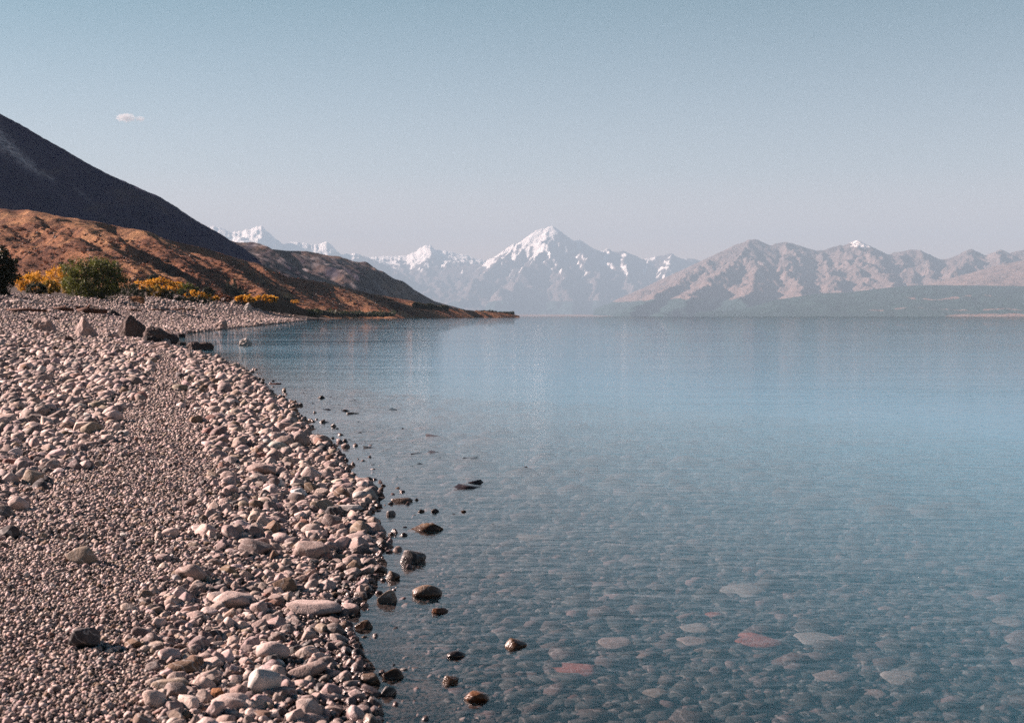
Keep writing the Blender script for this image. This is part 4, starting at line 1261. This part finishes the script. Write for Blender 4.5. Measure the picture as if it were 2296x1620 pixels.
def plant(name, label, cat, u, v, wpx, hpx, kind, nclump=40, per=40, leaf=0.12, cone=False, group=None, dist=None, stems=5):
    p = hit(u, v)
    if p is None:
        return None
    if dist:
        x_, y_, z_ = at(u, v, dist)
        p = Vector((float(x_), float(y_), float(z_)))
    w, h = wpx / FPX * p.y, hpx / FPX * p.y
    o = bpy.data.objects.new(name, None)
    COL.objects.link(o)
    o.location = p
    tag(o, label, cat, group)
    sd = random.randrange(10000)
    leaf = max(leaf, leaf * p.y / 240) if p.y < 900 else leaf
    link('crown', foliage(0, w, w * (0.8 if not cone else 1.0), h, nclump, per, leaf, sd, cone), M_LEAF[kind], o)
    if cone:
        V, F = tube([(0, 0, -0.5), (0, 0, h * 0.5), (0, 0, h * 0.95)], [h * 0.03, h * 0.02, h * 0.005])
        link('trunk', mesh_from('trunk', V, F), M_BARK, o)
    else:
        rs = random.Random(sd)
        for k in range(stems):
            an = rs.uniform(0, 6.28)
            e = Vector((math.cos(an) * w * 0.3, math.sin(an) * w * 0.25, h * rs.uniform(0.5, 0.8)))
            V, F = tube([(0, 0, -0.4), tuple(e * 0.45 + Vector((0, 0, 0.1 * h))), tuple(e)], [0.02 * h + 0.01, 0.014 * h, 0.004 * h], 5)
            link('stem', mesh_from('stem', V, F), M_BARK, o)
    return o
plant('bush', 'big round green bush at the top of the beach', 'bush', 210, 669, 142, 86, 'green', 210, 80, 0.18)
plant('tree', 'dark dense tree cut off by the left edge', 'tree', 0, 662, 66, 108, 'dark', 150, 60, 0.2)
GL = [
    (58, 652, 50, 34, 'gold', 'golden shrub right beside the dark tree at the left edge'),
    (92, 644, 58, 30, 'gold', 'golden shrub behind a dark green one, midway to the green bush'),
    (128, 650, 46, 42, 'gold', 'tall golden shrub touching the left of the green bush'),
    (152, 656, 30, 34, 'goldgreen', 'yellow-green shrub overlapping the left of the green bush'),
    (112, 658, 42, 24, 'goldgreen', 'low yellow-green shrub in front of the golden ones'),
    (82, 658, 40, 24, 'dark', 'dark green low shrub in front of the golden ones'),
    (330, 652, 46, 24, 'gold', 'golden shrub just right of the green bush'),
    (366, 653, 60, 26, 'gold', 'wide golden shrub right of the green bush'),
    (398, 656, 34, 20, 'gold', 'small golden shrub at the end of the wide one'),
    (436, 669, 44, 16, 'gold', 'low golden shrub lower down than the others'),
    (468, 672, 34, 12, 'gold', 'lowest golden shrub, last before the rocks'),
    (352, 664, 38, 22, 'goldgreen', 'yellow-green shrub below the wide golden one'),
    (306, 668, 56, 30, 'dark', 'dark shrub filling the right foot of the green bush'),
    (392, 672, 64, 24, 'dark', 'dark low shrub below the wide golden one'),
    (424, 661, 46, 24, 'green', 'green shrub behind the low golden ones'),
    (456, 664, 50, 22, 'dark', 'dark shrub above the lowest golden one'),
    (440, 678, 52, 16, 'dark', 'dark low shrub under the lowest golden ones'),
    (344, 636, 24, 20, 'dark', 'small dark bush on the slope above the golden shrubs'),
    (372, 636, 26, 14, 'rust', 'rust brown bush on the slope above the golden shrubs'),
    (496, 676, 44, 16, 'rust', 'rust brown shrub left of the dark conifers'),
    (550, 676, 40, 12, 'gold', 'narrow golden shrub on top of the bank, left part'),
    (594, 673, 50, 9, 'gold', 'narrow golden shrub on top of the bank, right part'),
    (662, 679, 18, 8, 'gold', 'tiny golden shrub at the right end of the bank'),
    (646, 672, 16, 16, 'dark', 'tiny dark bush on the bank by the tiny golden shrub'),
    (544, 666, 34, 16, 'dark', 'dark bush at the foot of the conifers'),
    (486, 662, 24, 18, 'rust', 'brown bush on the slope left of the conifers'),
]
BANK_U = (545, 700)
# ------------------------------------------------------------------ the undercut bank
def bank():
    us_ = np.linspace(528, 716, 70)
    Yb_ = np.interp(us_, [528, 620, 716], [500, 600, 780])
    top_v = np.interp(us_, [528, 545, 600, 630, 655, 680, 705, 716], [686, 676, 673, 673, 680, 692, 703, 709])
    bot_v = np.interp(us_, [528, 545, 600, 640, 680, 716], [690, 690, 694, 699, 705, 711])
    a = (us_ - CX) / FPX / math.cos(PITCH)
    rows = []
    for (t, back) in ((0, 0), (0.3, 0.25), (0.65, 0.5), (0.93, 0.4), (1.0, 1.2), (1.03, 5), (1.0, 14), (0.4, 30)):
        Yr = Yb_ + back
        zt = at(us_, top_v, Yr)[2]
        zb = at(us_, bot_v, Yr)[2] - 0.6
        rows.append((Yr * a, Yr, zb + (zt - zb) * t + 0.12 * noise(us_ / 6, us_ * 0 + t * 5, 3)))
    X, Y, Z = (np.array([r[k] for r in rows]) for k in range(3))
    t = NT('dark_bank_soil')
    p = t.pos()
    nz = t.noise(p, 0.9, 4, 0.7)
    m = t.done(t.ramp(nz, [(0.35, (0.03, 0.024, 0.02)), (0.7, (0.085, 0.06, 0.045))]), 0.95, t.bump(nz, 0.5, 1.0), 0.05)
    return tag(link('undercut_bank', grid_mesh('undercut_bank', X, Y, Z), m), kind='structure')
bank_o = bank()
BV.append(tree_of(bank_o))
for (u, v, w, h, kind, lab) in GL:
    plant('shrub', lab, 'shrub', u, v + 2, w * 1.2, h * (1.2 if 'gold' in kind else 1.1), kind, 46, 44, 0.16 if u < 500 else 0.3, stems=4)
for (u, v, w, h, lab) in ((512, 662, 17, 30, 'dark conifer, left of a close pair on the slope'), (526, 662, 19, 36, 'dark conifer, taller one of a close pair on the slope'), (538, 664, 16, 22, 'short dark conifer right of the close pair')):
    plant('conifer', lab, 'tree', u, v, w, h, 'dark', 60, 26, 0.28, cone=True)
# trees far down the shore
k = 0
for u in np.linspace(932, 1000, 14):
    v = np.interp(u, [932, 1000], [690, 696])
    plant('far_tree', 'dark round tree in the clump on the far headland', 'tree', u, v, 11, 9 + 2 * math.sin(u), 'dark', 14, 14, 2.2, group='trees in the dark clump on the far headland', stems=1)
for u in np.linspace(1068, 1150, 20):
    plant('far_tree', 'dark small tree in the row along the far spit', 'tree', u, np.interp(u, [1068, 1150], [704, 706]), 7, 6 + 1.5 * math.sin(u * 3), 'dark', 10, 12, 3.0, group='trees in the row along the far spit', dist=2380, stems=1)
# scrub dotted over the foothills
def scrub(name, n_, urange, vfun, size, kind, seed):
    rs = random.Random(seed)
    V, F, T = [], [], []
    c = 0
    while c < n_:
        u = rs.uniform(*urange)
        lo, hi = vfun(u)
        v = rs.uniform(lo, hi)
        p = hit(u, v)
        c += 1
        if p is None or p.y < 175:
            continue
        s = size * rs.uniform(0.5, 1.5) * (p.y / 400) ** 0.5
        tone = rs.random()
        for q in range(14):
            d = Vector((rs.gauss(0, 1), rs.gauss(0, 1), abs(rs.gauss(0, 0.8)))) * s * 0.5
            a = Vector((rs.gauss(0, 1), rs.gauss(0, 1), rs.gauss(0, 1))).normalized() * s * 0.5
            b = a.orthogonal().normalized() * s * 0.35
            n0 = len(V)
            V += [p + d - a, p + d + b, p + d + a, p + d - b]
            F.append((n0, n0 + 1, n0 + 2, n0 + 3))
            T += [tone] * 4
    me = mesh_from(name, [tuple(q) for q in V], F, False)
    at_ = me.attributes.new('leaf_tone', 'FLOAT', 'POINT')
    at_.data.foreach_set('value', T)
    return tag(link(name, me, M_LEAF[kind]), kind='stuff')
scrub('hillside_scrub', 380, (0, 900), lambda u: (np.interp(u, [0, 300, 588, 900], [500, 540, 610, 678]), np.interp(u, [0, 300, 640, 700, 900], [645, 640, 670, 690, 700])), 0.8, 'scrub', 5)
scrub('hillside_tussock', 900, (0, 900), lambda u: (np.interp(u, [0, 300, 588, 900], [490, 530, 605, 676]), np.interp(u, [0, 300, 640, 700, 900], [650, 645, 672, 690, 700])), 0.6, 'rust', 6)

scrub('waterline_scrub', 320, (690, 880), lambda u: (np.interp(u, [690, 880], [702, 705]), np.interp(u, [690, 880], [706, 709])), 1.3, 'dark', 8)
# ------------------------------------------------------------------ one small cloud
def cloud():
    t = NT('cloud_vapour')
    t.n.remove(t.b)
    tc = t.node('ShaderNodeTexCoord')
    nz = t.noise(t.obj((1, 1, 1)), 2.4, 4, 0.6)
    g = t.node('ShaderNodeVectorMath', operation='LENGTH')
    t.l.new(tc.outputs['Object'], g.inputs[0])
    f = t.math('SUBTRACT', t.math('SUBTRACT', 1.0, g.outputs['Value']), t.math('MULTIPLY', t.math('SUBTRACT', nz, 0.45), 1.6))
    dn = t.math('MULTIPLY', t.math('MAXIMUM', f, 0.0), 0.009)
    v = t.node('ShaderNodeVolumePrincipled')
    v.inputs['Color'].default_value = (1, 0.97, 0.96, 1)
    t.l.new(dn, v.inputs['Density'])
    t.l.new(v.outputs[0], t.out.inputs['Volume'])
    return t.m
M_CLOUD = cloud()
for (u, v, wpx, hpx, lab) in ((282, 264, 50, 22, 'small pinkish white puff of cloud above the dark hillside'), (314, 267, 26, 14, 'faint wisp of cloud just right of the small puff')):
    x_, y_, z_ = at(u, v, 46000)
    bm = bmesh.new()
    bmesh.ops.create_icosphere(bm, subdivisions=3, radius=1.0)
    me = bpy.data.meshes.new('cloud')
    bm.to_mesh(me)
    bm.free()
    o = link('cloud', me, M_CLOUD)
    o.location = (float(x_), float(y_), float(z_))
    o.scale = (wpx / 2 / FPX * 46000, wpx / 2 / FPX * 46000, hpx / 2 / FPX * 46000)
    tag(o, lab, 'cloud')
print('stones', n, 'bed', m, 'near', near.sum())
